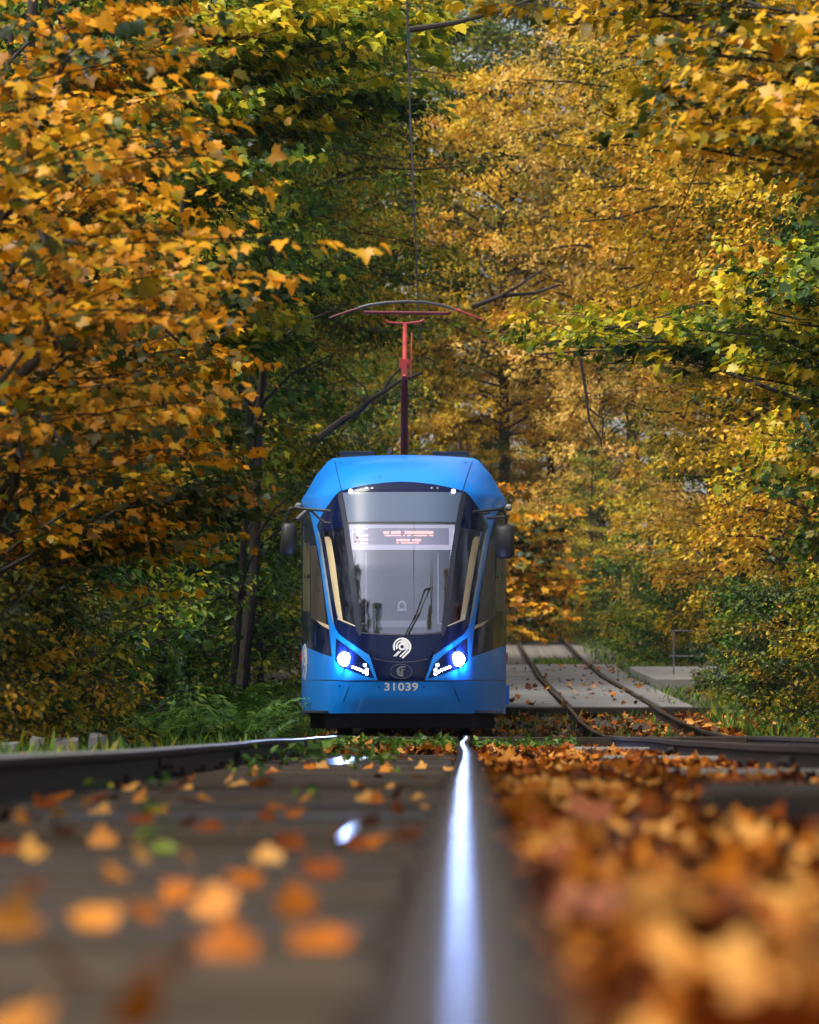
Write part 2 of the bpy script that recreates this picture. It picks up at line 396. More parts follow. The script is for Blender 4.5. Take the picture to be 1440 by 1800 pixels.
rails = {
 'left': rail(-1.524, -4, 166, 1, .007, 'dark rail at left with a sky-bright top, under the tram\'s left wheels', 10, 60),
 'near': rail(0, -4, 166, 2, .0008, 'rail in the middle foreground glowing with the headlight\'s reflection'),
 'a': rail(1.75, -4, 166, 3, .008, 'inner rail of the empty right-hand track, nearer the tram'),
 'b': rail(3.274, -4, 166, 4, .007, 'outer rail of the empty right-hand track, beside the bushes'),
}
rails['left'].data.materials[0] = M['rail_left']
# joint bars and clips on the rails: parts of their rail
def joint(key, y, side):
    x = RAILX[key]; z = float(rise(y)); b = MB()
    b.box(x + side * .012, x + side * .034, y - .35, y + .35, z - .135, z - .062)
    o = b.build('joint_bar', M['rail_side'], rails[key])
    for dy in (-.24, -.08, .08, .24):
        c = MB(); c.tube([(x + side * .030, y + dy, z - .098), (x + side * .058, y + dy, z - .098)], .017, 6)
        c.build('bolt', M['rail_side'], o)
for k, y, s in (('left', 30.4, 1), ('left', 22.6, 1), ('a', 24.5, -1), ('a', 38., -1), ('b', 46., -1)): joint(k, y, s)
clip = MB(); clip.box(-.05, .05, -.06, .06, -.03, .02); clip.tube([(0, 0, 0), (0, 0, .045)], .018, 6); clip_me = clip.mesh('clip', False, [M['rail_side']])
for key, sd in (('left', 1), ('a', -1)):
    for y in np.arange(19.5, 50, 1.9):
        o = link('rail_clip', clip_me, None, rails[key]); o.location = (RAILX[key] + sd * .075, y, float(rise(y)) - .155)

# wet cross planks between the rails of the tram's track
deck = tag(strip('plank_walkway', -1.44, -.085, 1.5, 50.5, -.186, M['timber']), kind='structure')
plank_me = []
for k in range(5):
    me = bevel_box_mesh('plank', 1.335, .30, .05, .014, .004, k); me.materials.append((M['plank'], M['plank_b'], M['plank'], M['plank_c'], M['plank_b'])[k]); plank_me.append(me)
y = 1.8; i = 0
while y < 49.5:
    o = link('plank', plank_me[random.randrange(5)], None, deck); o.location = (-.762 + random.uniform(-.012, .012), y, -.176 + random.uniform(-.010, .006))
    o.rotation_euler = (R(random.uniform(-.9, .9)), R(random.uniform(-.35, .35)), R(random.uniform(-.4, .4)) + (math.pi if random.random() < .5 else 0))
    y += .345; i += 1

# timbers that edge the crossing just in front of the tram
edge = empty('crossing_edge', (0, 51.6, 0))
tag(edge, 'dark timber edge lying across both tracks just in front of the tram', 'timber')
for x0, x1 in ((-2.7, -1.61), (-1.44, -.085), (.085, 1.665), (1.835, 3.19), (3.36, 5.0)):
    me = bevel_box_mesh('timber', x1 - x0, .22, .17, .012, .004, int(x0 * 10)); me.materials.append(M['timber'])
    o = link('timber', me, None, edge); o.location = ((x0 + x1) / 2, 0, -.10 + random.uniform(-.012, .012))

# concrete deck of the crossing behind the tram
xdeck = tag(strip('crossing_deck', -3.0, 3.96, 79, 121, -.10, M['ballast'], 1.0), kind='structure')
pm = {}
for x0, x1 in ((-3.0, -1.61), (-1.44, -.085), (.085, 1.665), (1.835, 3.19), (3.36, 3.95)):
    me = bevel_box_mesh('deck_panel', x1 - x0 - .02, 1.17, .10, .012, .004, int(x0 * 10)); me.materials.append(M['panel'])
    for k in range(35):
        yy = 79.6 + 1.2 * k; o = link('deck_panel', me, None, xdeck)
        sl = math.atan((float(rise(yy + .5)) - float(rise(yy - .5))))
        o.location = ((x0 + x1) / 2, yy, float(rise(yy)) - .062 + random.uniform(-.008, .008)); o.rotation_euler = (sl + R(random.uniform(-.2, .2)), R(random.uniform(-.2, .2)), 0)
me = bevel_box_mesh('edge_beam', 7.4, .14, .26, .012); me.materials.append(M['timber'])
o = link('edge_beam', me, None, xdeck); o.location = (.72, 78.86, float(rise(78.9)) - .165)

# sleepers that show
slp = bevel_box_mesh('sleeper', 2.9, .26, .20, .02, .006, 3); slp.materials.append(M['sleeper'])
def sleeper(y, zt, label, group=None, x=2.51, rz=0, mesh=None):
    o = link('sleeper', mesh or slp); o.location = (x, y, float(rise(y)) + zt - .10); o.rotation_euler = (0, 0, rz); tag(o, label, 'sleeper', group); return o
slp_dark = bevel_box_mesh('sleeper', 2.9, .34, .24, .025, .008, 8); slp_dark.materials.append(M['timber'])
sleeper(11.8, -.075, 'big dark sleeper end at right edge, nearest the camera, rising from the leaves', x=2.06, mesh=slp_dark)
sleeper(21.5, -.105, 'grey sleeper end in the leaf pile just beyond the nearest one', x=2.40)
sleeper(31.0, -.100, 'pale flat-topped sleeper end in the middle of the leaf pile', x=2.38)
sleeper(43.0, -.090, 'thin far sleeper end in the leaves near the crossing timber', x=2.36)
SLEEPERS = ((11.8, .60), (11.0, .60), (21.5, .95), (31.0, .93), (43.0, .91))
for k, yy in enumerate(np.arange(122.5, 156, 1.0)):
    sleeper(yy, -.165, 'weathered sleeper of the climbing right-hand track beyond the pale deck', 'sleepers on the slope beyond the deck')

# puddles on the planks
def puddle(px, d, rx, ry, label, seed):
    r = random.Random(seed); b = MB(); n = 22; x = (px - VX) * d / FPX
    pts = [(math.cos(2 * math.pi * k / n) * rx * r.uniform(.75, 1.1), math.sin(2 * math.pi * k / n) * ry * r.uniform(.75, 1.1), 0) for k in range(n)]
    b.add([(0, 0, 0)] + pts + [(p[0] * 1.02, p[1] * 1.02, -.012) for p in pts], [(0, 1 + k, 1 + (k + 1) % n) for k in range(n)] + [(1 + k, 1 + n + k, 1 + n + (k + 1) % n, 1 + (k + 1) % n) for k in range(n)])
    o = b.build('puddle', M['water']); o.location = (x, d, -.143); tag(o, label, 'puddle', 'puddles between the rails')
puddle(604, 33.5, .16, 5.2, 'long puddle between the rails in front of the weeds', 1)
puddle(616, 10.4, .016, 1.1, 'small narrow puddle on the planks beside the glowing rail', 2)

# pale kerb stones at far left, platform and railing at right
for k, (px, w) in enumerate(((62, .34), (118, .36), (168, .30), (212, .22), (20, .3))):
    me = bevel_box_mesh('kerb_stone', w * (.28, .5, .38, .3, .45)[k], .22, .30, .02, .014, k); me.materials.append(M['concrete'])
    o = link('kerb_stone', me); o.location = P(px, 0, 33.).xy[:] + (-.135 + .012 * (k % 3),); o.rotation_euler = (0, R(random.uniform(-7, 7)), R(random.uniform(-20, 20))); o.location.z += random.uniform(-.03, .015)
    tag(o, f'pale kerb stone behind the left rail, {("second", "third", "fourth", "fifth", "first")[k]} from the left', 'kerb stone', 'pale kerb stones behind the left rail')
pl = MB(); V = []
for yy in (97., 101, 105, 109, 113.): V += [(4.06, yy, float(rise(yy)) - .25), (4.06, yy, float(rise(yy)) + .13), (7.6, yy, float(rise(yy)) + .13), (7.6, yy, float(rise(yy)) - .25)]
pl.add(V, [(4 * i + a, 4 * i + b, 4 * i + 4 + b, 4 * i + 4 + a) for i in range(4) for a, b in ((0, 1), (1, 2), (2, 3))] + [(0, 3, 2, 1), (16, 17, 18, 19)])
o = pl.build('stop_platform', M['concrete']); tag(o, 'low pale concrete platform beside the right-hand track past the bushes', 'platform')
rl = empty('metal_railing', (4.75, 104, float(rise(104)) + .13)); tag(rl, 'thin pale metal railing standing on the low platform behind yellow leaves', 'railing')
for z in (.42, 1.0):
    b = MB(); b.tube([(-.1, 0, z), (2.6, .3, z)], .015, 8); b.build('bar', M['steel'], rl)
for x in (0, .8, 1.6, 2.4):
    b = MB(); b.tube([(x, x * .11, -.02), (x, x * .11, .98)], .02, 8); b.build('post', M['steel'], rl)

# ------------------------------------------------------------------ tram
D0, TX = 53.6, -.762
tram = empty('tram', (TX, D0, 0))
tag(tram, 'bright blue low-floor tram with lit headlights facing the camera', 'tram')
YB, ZTOP = 2.3, 3.446
RZ = np.array([[.26, .14], [.45, .05], [.67, .0], [.9, .02], [1.245, .10], [1.6, .165], [2.0, .29], [2.565, .54], [2.95, .72], [3.05, .80], [3.12, .92], [3.2, 1.10], [3.28, 1.32], [3.36, 1.62], [3.41, 1.92], [3.446, 2.3]])
CH = [(1.257, 2.893), (1.216, 2.955), (1.071, 3.205), (.926, 3.372), (.859, 3.406)]
def Wz(z):
    z = np.asarray(z, float); return np.interp(z, [c[1] for c in CH] + [3.446], [c[0] for c in CH] + [.80])
def Yf(x, z):
    ax = abs(x); zz = min(z + .040 * min(ax / .859, 1.) ** 2, ZTOP)
    r = float(np.interp(zz, RZ[:, 0], RZ[:, 1])); t = min(1., ax / float(Wz(z)))
    return r + (YB - r) * (t ** 4.4)
def uv(u, v):                  # a point seen in the photograph -> (x, z) on the tram's front surface
    px, py = 470 + .31944 * u, 780 + .31944 * v; d = D0 + .3
    for _ in range(14):
        x = (px - VX) * d / FPX - TX; z = EYE - (py - VY) * d / FPX
        w = float(Wz(z)) - .002; x = max(-w, min(w, x)); z = min(z, ZTOP - .001)
        d = .5 * d + .5 * (D0 + Yf(x, z))
    return (x, z)
def UV(l): return [uv(*p) for p in l]
def mir(l): return [(-x, z) for x, z in l]
def sym(l):                    # left half outline from top centre to bottom centre -> closed symmetric outline
    h = [(min(x, -0.0), z) for x, z in UV(l)]; h[0] = (0, h[0][1]); h[-1] = (0, h[-1][1])
    return h + [(-x, z) for x, z in h[-2:0:-1]]

def flat_grid(poly, step):
    bm = bmesh.new(); vs = [bm.verts.new((x, 0, z)) for x, z in poly]; f = bm.faces.new(vs)
    bmesh.ops.triangulate(bm, faces=bm.faces[:], ngon_method='EAR_CLIP')
    xs = [p[0] for p in poly]; zs = [p[1] for p in poly]
    for lo, hi, ax in ((min(xs), max(xs), 0), (min(zs), max(zs), 2)):
        k = math.floor(lo / step) + 1
        while k * step < hi:
            co = [0, 0, 0]; no = [0, 0, 0]; co[ax] = k * step; no[ax] = 1
            bmesh.ops.bisect_plane(bm, geom=bm.verts[:] + bm.edges[:] + bm.faces[:], dist=1e-6, plane_co=co, plane_no=no); k += 1
    bmesh.ops.remove_doubles(bm, verts=bm.verts[:], dist=1e-5)
    bmesh.ops.dissolve_degenerate(bm, dist=1e-5, edges=bm.edges[:])
    return bm

def panel(name, poly, off, thick, mat, parent=None, step=.06, smooth=True):
    bm = flat_grid(poly, step)
    for f in bm.faces:
        f.normal_update()
        if f.normal.y > 0: f.normal_flip()
    ret = bmesh.ops.extrude_face_region(bm, geom=bm.faces[:]); back = {v for v in ret['geom'] if isinstance(v, bmesh.types.BMVert)}
    for v in bm.verts: v.co.y = Yf(v.co.x, v.co.z) - off + (thick if v not in back else 0)
    bmesh.ops.recalc_face_normals(bm, faces=bm.faces[:])
    me = bpy.data.meshes.new(name); bm.to_mesh(me); bm.free()
    me.polygons.foreach_set('use_smooth', [True] * len(me.polygons)); me.set_sharp_from_angle(angle=R(55))
    return link(name, me, mat, parent or tram)

def inside(p, poly):
    c = False; n = len(poly); x, y = p
    for i in range(n):
        x1, y1 = poly[i]; x2, y2 = poly[(i + 1) % n]
        if (y1 > y) != (y2 > y) and x < (x2 - x1) * (y - y1) / (y2 - y1) + x1: c = not c
    return c

MASK = sym([(740, 208), (660, 212), (560, 224), (480, 240), (395, 262), (370, 288), (340, 330), (300, 390), (272, 452), (285, 490), (300, 560), (330, 760), (355, 930), (372, 1010), (392, 1045), (430, 1075), (500, 1122), (588, 1180), (600, 1240), (607, 1301), (740, 1301)])
# body shell
arc = [(x, ZTOP - .040 * (x / .859) ** 2) for x in np.linspace(-.859, .859, 15)]
sil = [(-1.25, .265), (-1.257, .5)] + [(-a, b) for a, b in CH[:-1]] + arc + [(a, b) for a, b in CH[:-1][::-1]] + [(1.257, .5), (1.25, .265)]
bm = flat_grid(sil, .05)
kill = [f for f in bm.faces if all(inside((v.co.x * 1.004, v.co.z), MASK) for v in f.verts)]
bmesh.ops.delete(bm, geom=kill, context='FACES')
rim = [e for e in bm.edges if e.is_boundary and not inside((sum(v.co.x for v in e.verts) / 2, sum(v.co.z for v in e.verts) / 2), [(x * 1.02, z) for x, z in MASK]) and not all(v.co.z < .27 for v in e.verts)
       and (abs(sum(v.co.x for v in e.verts)) / 2 > 1.2 or sum(v.co.z for v in e.verts) / 2 > 2.9) and (all(abs(abs(v.co.x) - float(Wz(v.co.z))) < .02 for v in e.verts) or all(v.co.z > 3.40 for v in e.verts))]
for v in bm.verts: v.co.y = Yf(v.co.x, v.co.z)
for v in {v for e in rim for v in e.verts}: v.co.y = YB
ret = bmesh.ops.extrude_edge_only(bm, edges=rim)
for v in ret['geom']:
    if isinstance(v, bmesh.types.BMVert): v.co.y = 8.6
bmesh.ops.recalc_face_normals(bm, faces=bm.faces[:])
me = bpy.data.meshes.new('body'); bm.to_mesh(me); bm.free()
me.polygons.foreach_set('use_smooth', [True] * len(me.polygons)); me.set_sharp_from_angle(angle=R(60))
body = link('body', me, M['blue'], tram)
b = MB(); b.box(-1.24, 1.24, 8.55, 8.62, .28, 2.9); b.box(-1.2, 1.2, .55, 8.55, .275, .30); b.build('rear_bulkhead', M['matte'], tram)

# front mask, pillars, upper panel, glass
mask = panel('front_mask', sym([(740, 208), (660, 212), (560, 224), (480, 240), (395, 262), (413, 267), (740, 263)]), .005, .02, M['black'])
upp = panel('upper_panel', sym([(740, 265), (414, 269), (443, 431), (740, 431)]), .006, .02, M['uppanel'])
pil = UV([(395, 262), (411, 268), (440, 432), (445, 441), (471, 620), (501, 880), (519, 1036), (512, 1056), (502, 1052), (484, 1004), (466, 860), (446, 640), (420, 462), (403, 370), (388, 300)])
outer = UV([(395, 262), (388, 300), (403, 370), (420, 462), (305, 486), (285, 490), (272, 452), (300, 390), (340, 330), (370, 288)])
thin = UV([(285, 490), (305, 486), (326, 600), (352, 770), (374, 910), (387, 964), (372, 1010), (355, 930), (330, 760), (300, 560)])
for q in (pil, mir(pil)): panel('windscreen_pillar', q, .007, .03, M['pillar'])
for q in (outer, mir(outer), thin, mir(thin)): panel('mask_side', q, .005, .03, M['black'])
low = sym([(740, 1051), (620, 1047), (520, 1039), (512, 1056), (502, 1052), (484, 1004), (387, 964), (372, 1010), (392, 1045), (430, 1075), (500, 1122), (588, 1180), (600, 1240), (607, 1301), (740, 1301)])
lower = panel('lower_mask', low, .005, .02, M['black'])
for a in ([(740, 1051), (620, 1047), (520, 1039), (520, 1042), (620, 1050), (740, 1054)], [(740, 1201), (660, 1196), (590, 1182), (591, 1185), (660, 1199), (740, 1204)]):
    panel('trim_line', sym(a), .0075, .004, M['badge'], lower)
ws = panel('windscreen', sym([(740, 437), (446, 441), (471, 620), (501, 880), (519, 1035), (620, 1044), (740, 1048)]), .004, .008, M['glass'], step=.05)
panel('gasket', sym([(740, 431), (440, 431), (442, 438), (740, 437)]), .0075, .01, M['matte'], ws)
cw = UV([(307, 487), (419, 464), (445, 640), (465, 860), (483, 1001), (388, 962), (375, 908), (353, 770), (327, 600)])
ct = UV([(314, 512), (338, 512), (352, 528), (374, 660), (398, 850), (416, 972), (389, 960), (377, 905), (355, 770), (329, 600)])
cs = UV([(388, 958), (482, 999), (483, 1006), (386, 966)])
ch = UV([(309, 500), (345, 512), (420, 470), (419, 464), (307, 487)])
for q, t, s_, h_ in ((cw, ct, cs, ch), (mir(cw), mir(ct), mir(cs), mir(ch))):
    w = panel('corner_window', q, .003, .008, M['glass_dk'])
    panel('window_reveal', t, .006, .004, M['cream'], w); panel('window_sill', s_, .008, .02, M['cream'], w)
# side windows on the tapering nose
sw = UV([(186, 335), (236, 385), (262, 500), (300, 720), (338, 1000), (354, 1172), (300, 1155), (235, 1128), (188, 1108)])
s1 = UV([(196, 545), (231, 545), (236, 920), (196, 922)])
s2 = UV([(240, 560), (268, 560), (300, 740), (322, 960), (322, 992), (262, 970), (240, 960)])
s3 = UV([(262, 968), (338, 1000), (341, 1022), (300, 1000)])
for f in (lambda q: q, mir):
    w = panel('side_window', f(sw), .006, .02, M['black'])
    panel('door_strip', f(s1), .009, .006, pbr('door_cream', (.10, .085, .05), .4), w); panel('inner_pillar', f(s2), .009, .006, pbr('inner_brown', (.06, .045, .04), .4), w)
    panel('window_sill', f(s3), .009, .006, M['cream'], w)
    panel('crossbar', f(UV([(190, 716), (236, 718), (236, 740), (190, 738)])), .011, .006, M['black'], w)
# bright edge of the blue pillar strip
for f in (lambda q: q, mir):
    panel('pillar_edge', f(UV([(276, 485), (287, 492), (302, 560), (332, 760), (358, 935), (366, 985), (360, 985), (345, 930), (320, 780), (292, 600)])), .009, .006, pbr('pale_blue_edge', (.25, .36, .50), .25, coat=.5), body)
# seams
panel('bumper_seam', UV([(184, 1301), (450, 1302), (740, 1302)]) + mir(UV([(450, 1302), (184, 1301)])) + mir(UV([(184, 1306), (450, 1307)])) + UV([(740, 1307), (450, 1307), (184, 1306)]), .004, .006, M['blue_dk'], body)
for f in (lambda q: q, mir):
    panel('roof_seam', f(UV([(368, 92), (373, 92), (411, 256), (406, 257)])), .005, .008, M['blue_dk'], body)
    panel('bumper_seam', f(UV([(446, 1340), (450, 1340), (420, 1418), (416, 1418)])), .004, .006, M['blue_dk'], body)
def disc(u, v, r, n=18):
    x, z = uv(u, v); return [(x + r * math.cos(2 * math.pi * k / n), z + r * math.sin(2 * math.pi * k / n)) for k in range(n)]
for u, v in ((614, 1338), (398, 1333), (862, 1338)): panel('screw', disc(u, v, .012, 8), .003, .006, M['blue_dk'], body)
for u in (398, 1093): panel('screw', disc(u, 102, .012, 8), .003, .006, M['blue_dk'], body)
panel('screw', disc(619, 182, .010, 8), .003, .006, M['blue_dk'], body)

# headlights
hl = UV([(378, 1070), (440, 1118), (510, 1168), (556, 1212), (588, 1290), (540, 1278), (460, 1248), (400, 1228), (374, 1190)])
for f, sgn in ((lambda q: q, 1), (mir, -1)):
    h = panel('headlight', f(hl), .004, .02, M['black'])
    x, z = uv(427, 1186); x *= sgn
    b = MB(); y = Yf(x, z)
    rings = [(.078, .0), (.074, -.016), (.060, -.028), (.034, -.036), (.0, -.040)]; n = 20; V = []
    for rr, dy in rings[:-1]: V += [(x + rr * math.cos(2 * math.pi * k / n), y + dy - .02, z + rr * math.sin(2 * math.pi * k / n)) for k in range(n)]
    V.append((x, y - .07, z))
    b.add(V, [(i * n + k, i * n + (k + 1) % n, (i + 1) * n + (k + 1) % n, (i + 1) * n + k) for i in range(3) for k in range(n)] + [(3 * n + k, 3 * n + (k + 1) % n, 4 * n) for k in range(n)])
    b.build('lamp', M['head'], h, True)
    rg = MB(); rg.tube([(x + .086 * math.cos(2 * math.pi * k / 24), Yf(x, z) - .02, z + .086 * math.sin(2 * math.pi * k / 24)) for k in range(25)], .010, 6, cap=False); rg.build('lamp_ring', M['steel'], h, True)
    for u, v, rr in ((470, 1228, .014), (484, 1233, .014), (499, 1240, .015), (515, 1246, .015), (531, 1255, .016), (548, 1266, .017), (548, 1244, .017), (537, 1218, .018)):
        q = disc(u, v, rr, 12); panel('led', f(q), .012, .014, M['led'], h)
for f in (lambda q: q, mir):
    panel('marker_lamp', f(disc(459, 261, .024)), .02, .02, M['marker'], mask)
    for u in (546, 578): panel('small_lamp', f(disc(u, 243, .014, 12)), .012, .012, M['steel'], mask)

# emblem on the mask, its copy on the flank, round badge and number
def arcpoly(cx, cz, r0, r1, a0, a1, sx=1., n=34):
    A = [R(a0 + (a1 - a0) * k / n) for k in range(n + 1)]
    return [(cx + r1 * math.cos(a) * sx, cz + r1 * math.sin(a)) for a in A] + [(cx + r0 * math.cos(a) * sx, cz + r0 * math.sin(a)) for a in A[::-1]]
def emblem(u, v, k, sx, parent, off):
    cx, cz = uv(u, v); q = lambda pts: [(cx + a * k * sx, cz + b * k) for a, b in pts]
    # outer and middle bands run on into tails that fall to the lower left; the inner band is a closed ring
    def band(r0, r1, tail):
        c, s = math.cos(R(-40)), math.sin(R(-40)); A = [R(-40 + 245 * i / 36) for i in range(37)]
        d = (-.72, -.69)
        return [(r0 * c + d[0] * tail, r0 * s + d[1] * tail), (r1 * c + d[0] * tail, r1 * s + d[1] * tail)] + [(r1 * math.cos(a), r1 * math.sin(a)) for a in A] + [(r0 * math.cos(a), r0 * math.sin(a)) for a in A[::-1]]
    for q_, pts in enumerate((band(.83, 1.0, .95), band(.55, .70, 1.0))): panel('emblem', q(pts), off + .0012 * q_, .004, M['white'], parent, .03)
    for pts in ([(a * .41, b * .41) for a, b in [(math.cos(t), math.sin(t)) for t in np.linspace(0, 6.2832, 25)[:-1]]],): panel('emblem', q(pts), off + .003, .004, M['white'], parent, .03)
    panel('emblem_hole', q([(.19 * math.cos(t), .19 * math.sin(t)) for t in np.linspace(0, 6.2832, 19)[:-1]]), off + .006, .004, M['black'] if sx == 1 else M['blue'], parent, .03)
    for s0 in (0, .2):
        panel('emblem', q([(-.98 + s0, -1.05), (-.84 + s0, -1.05), (-.30 + s0, -.52), (-.40 + s0, -.46)]), off + .0045 + s0 * .006, .004, M['white'], parent, .03)
emblem(742, 1117, .108, 1., lower, .009)
emblem(206, 1190, .20, .2, body, .006)
cx, cz = uv(737, 1253)
panel('badge', [(cx + .130 * math.cos(t), cz + .088 * math.sin(t)) for t in np.linspace(0, 6.2832, 37)[:-1]], .007, .004, M['badge'], lower, .05)
panel('badge', [(cx + .124 * math.cos(t), cz + .082 * math.sin(t)) for t in np.linspace(0, 6.2832, 37)[:-1]], .0085, .004, M['black'], lower, .05)
panel('badge', arcpoly(cx + .005, cz, .044, .058, 75, 290), .010, .004, M['steel'], lower, .05)
panel('badge', [(cx - .01, cz + .062), (cx + .05, cz + .062), (cx + .05, cz + .050), (cx - .01, cz + .050)], .0115, .004, M['steel'], lower, .05)
panel('badge', [(cx - .012, cz + .028), (cx + .042, cz + .028), (cx + .042, cz + .017), (cx - .012, cz + .017)], .010, .004, M['steel'], lower, .05)
panel('badge', [(cx + .010, cz + .018), (cx + .022, cz + .018), (cx + .022, cz - .055), (cx + .010, cz - .055)], .0115, .004, M['steel'], lower, .05)

def text_mesh(s, height, bold=.0, space=1.):
    cu = bpy.data.curves.new('text', 'FONT'); cu.body = s; cu.size = 1; cu.offset = bold; cu.space_character = space; cu.align_x = 'LEFT'
    o = bpy.data.objects.new('text', cu); C.objects.link(o); dg = bpy.context.evaluated_depsgraph_get()
    me = bpy.data.meshes.new_from_object(o.evaluated_get(dg)); bpy.data.objects.remove(o)
    co = np.array([v.co[:] for v in me.vertices]); lo, hi = co.min(0), co.max(0); k = height / (hi[1] - lo[1])
    return me, lo, hi, k
me, lo, hi, k = text_mesh('31039', .105, .022, 1.08)
(u0, z0), (u1, z1) = uv(645, 1360), uv(830, 1315)
for v in me.vertices:
    x = u0 + (v.co.x - lo[0]) / (hi[0] - lo[0]) * (u1 - u0); z = z0 + (v.co.y - lo[1]) / (hi[1] - lo[1]) * (z1 - z0); v.co = (x, Yf(x, z) - .0035, z)
o = link('fleet_number', me, M['white'], body); me.materials.clear(); me.materials.append(M['white'])

# cab interior
cab = MB(); cab.box(-1.18, 1.18, 2.22, 2.26, .7, 2.98); cab.box(-.85, .85, 1.3, 2.22, 2.98, 3.0); cab.box(-1.0, 1.0, .95, 2.22, .68, .70); cab.build('cab_wall', M['interior'], tram)
dsh = MB(); dsh.box(-.60, .60, .42, 1.0, .75, 1.33); dsh.box(-.50, .50, .45, .85, 1.33, 1.38); dsh.build('dashboard', M['dash'], tram)
seat = MB(); seat.box(-.25, .25, 1.45, 1.9, .9, 1.30); seat.box(-.24, .24, 1.85, 2.0, 1.3, 1.95); seat.build('driver_seat', M['matte'], tram)
sr = MB(); sr.box(.58, .74, 1.5, 1.6, 1.28, 1.62, rot=Matrix.Rotation(R(10), 3, 'Y')); sr.build('red_bag', M['seat'], tram)
# destination display behind the top of the windscreen
def bp(u, v, y):               # interior point seen at (u, v) at depth y behind the tip
    p = P(470 + .31944 * u, 780 + .31944 * v, D0 + y); return (p.x - TX, y, p.z)
def quadbox(name, u0, v0, u1, v1, y, th, mat, parent):
    a = bp(u0, v1, y); c = bp(u1, v0, y); b = MB(); b.box(a[0], c[0], y, y + th, a[2], c[2]); return b.build(name, mat, parent)
disp = quadbox('destination_display', 452, 446, 1030, 583, .74, .06, M['disp_frame'], tram)
quadbox('screen', 474, 464, 1000, 556, .735, .005, M['disp_bg'], disp)
rr = random.Random(5)
def dots(u0, u1, v0, v1, n):
    w = (u1 - u0) / n
    for k in range(n):
        if rr.random() < .05: continue
        quadbox('letter', u0 + k * w, v0 + rr.uniform(0, 1), u0 + (k + .82) * w, v1, .728, .005, M['disp_txt'], disp)
dots(640, 735, 480, 495, 9); dots(756, 915, 480, 495, 13); dots(648, 915, 501, 508, 24); dots(712, 848, 524, 536, 11); dots(712, 835, 541, 548, 10)
dots(484, 556, 464, 470, 5); dots(476, 530, 478, 488, 4); dots(495, 556, 498, 510, 5); dots(484, 556, 522, 532, 5); dots(478, 556, 545, 552, 6)
for u in (543, 940):
    a = bp(u, 600, .72); c = bp(u, 990, .40); b = MB(); b.tube([a, c, (c[0] - .05 * (1 if u < 700 else -1), c[1], c[2])], .007, 6); b.build('grab_pole', M['white'], tram)
a = bp(742, 893, .36); b = MB(); b.tube([(a[0] + .042 * math.cos(t), a[1], a[2] + .05 * math.sin(t)) for t in np.linspace(-.6, 3.75, 16)], .012, 6); b.box(a[0] - .055, a[0] + .055, a[1] - .01, a[1] + .03, a[2] - .055, a[2] - .03); b.build('dash_ornament', M['white'], tram, True)
a = bp(605, 965, .42); c = bp(875, 1010, .42); b = MB(); b.box(a[0], c[0], .40, .44, c[2], a[2] - .02); b.build('dash_sheet', pbr('dash_paper', (.5, .5, .52), .6), tram)

# wiper
def onf(u, v, off): x, z = uv(u, v); return (x, Yf(x, z) - off, z)
wp = MB(); wp.tube([onf(757, 1052, .02), onf(815, 945, .035), onf(868, 800, .03), onf(902, 790, .03)], .010, 6); wp.tube([onf(775, 1048, .02), onf(838, 930, .035), onf(890, 805, .03)], .010, 6)
w = wp.build('wiper', M['matte'], tram, True)
bl = MB(); bl.tube([onf(903, 633, .012), onf(904, 700, .02), onf(904, 800, .028), onf(904, 870, .02), onf(905, 936, .012)], [.006, .010, .013, .010, .006], 6); bl.build('wiper_blade', M['matte'], w, True)

# mirrors
def mirror(pts, pts2, uc, v0, v1, hw, dep):
    g = lambda u, v, y: bp(u, v, y)
    ar = MB(); ar.tube([g(*p) for p in pts], .016, 8); arm = ar.build('mirror_arm', M['matte'], tram, True)
    if pts2: a2 = MB(); a2.tube([g(*p) for p in pts2], .014, 8); a2.build('mirror_brace', M['matte'], arm, True)
    a = g(uc, v1, dep); c = g(uc, v0, dep); H = c[2] - a[2]
    me = bevel_box_mesh('mirror', hw * 2, .16, H, .045); me.materials.append(M['matte'])
    me.polygons.foreach_set('use_smooth', [True] * len(me.polygons)); me.set_sharp_from_angle(angle=R(50))
    o = link('mirror', me, None, tram); o.location = (a[0], dep, (a[2] + c[2]) / 2); o.rotation_euler = (R(3), R(3 if uc < 700 else -1), R(8 if uc < 700 else -8))
mirror([(352, 371, .62), (240, 362, .75), (150, 352, .85), (118, 362, .9), (104, 395, .9), (102, 450, .9)], [(240, 368, .76), (285, 410, .72), (320, 436, .68), (352, 436, .66)], 117, 436, 616, .090, .92)
mirror([(1130, 376, .62), (1200, 368, .75), (1280, 360, .85), (1302, 372, .9), (1314, 405, .9), (1316, 450, .9)], [(1130, 376, .65), (1200, 385, .7), (1225, 378, .78)], 1306, 446, 632, .112, .92)
b = MB(); b.box(-.10, .10, .9, 1.1, -.03, .03); br = MB(); A = bp(165, 420, .95); B_ = bp(228, 362, 1.0)
br.tube([A, B_], .035, 6); br.build('mirror_bracket', M['grey'], tram)
br = MB(); br.tube([bp(1212, 410, .8), bp(1305, 402, .88)], .018, 6); br.build('mirror_bracket', M['grey'], tram)
for u, v in ((172, 345), (1328, 352)):
    a = bp(u, v, 2.1); b = MB(); b.tube([(a[0], a[1] - .1, a[2]), (a[0], a[1] - .04, a[2]), (a[0], a[1] + .1, a[2])], [.02, .045, .04], 10); b.build('side_camera', M['concrete'], tram, True)
for s in (-1, 1):
    b = MB(); b.box(s * 1.258 - .02, s * 1.258 + .02, 2.4, 2.5, .92, 1.02); b.build('side_marker', M['lamp_red'], tram)
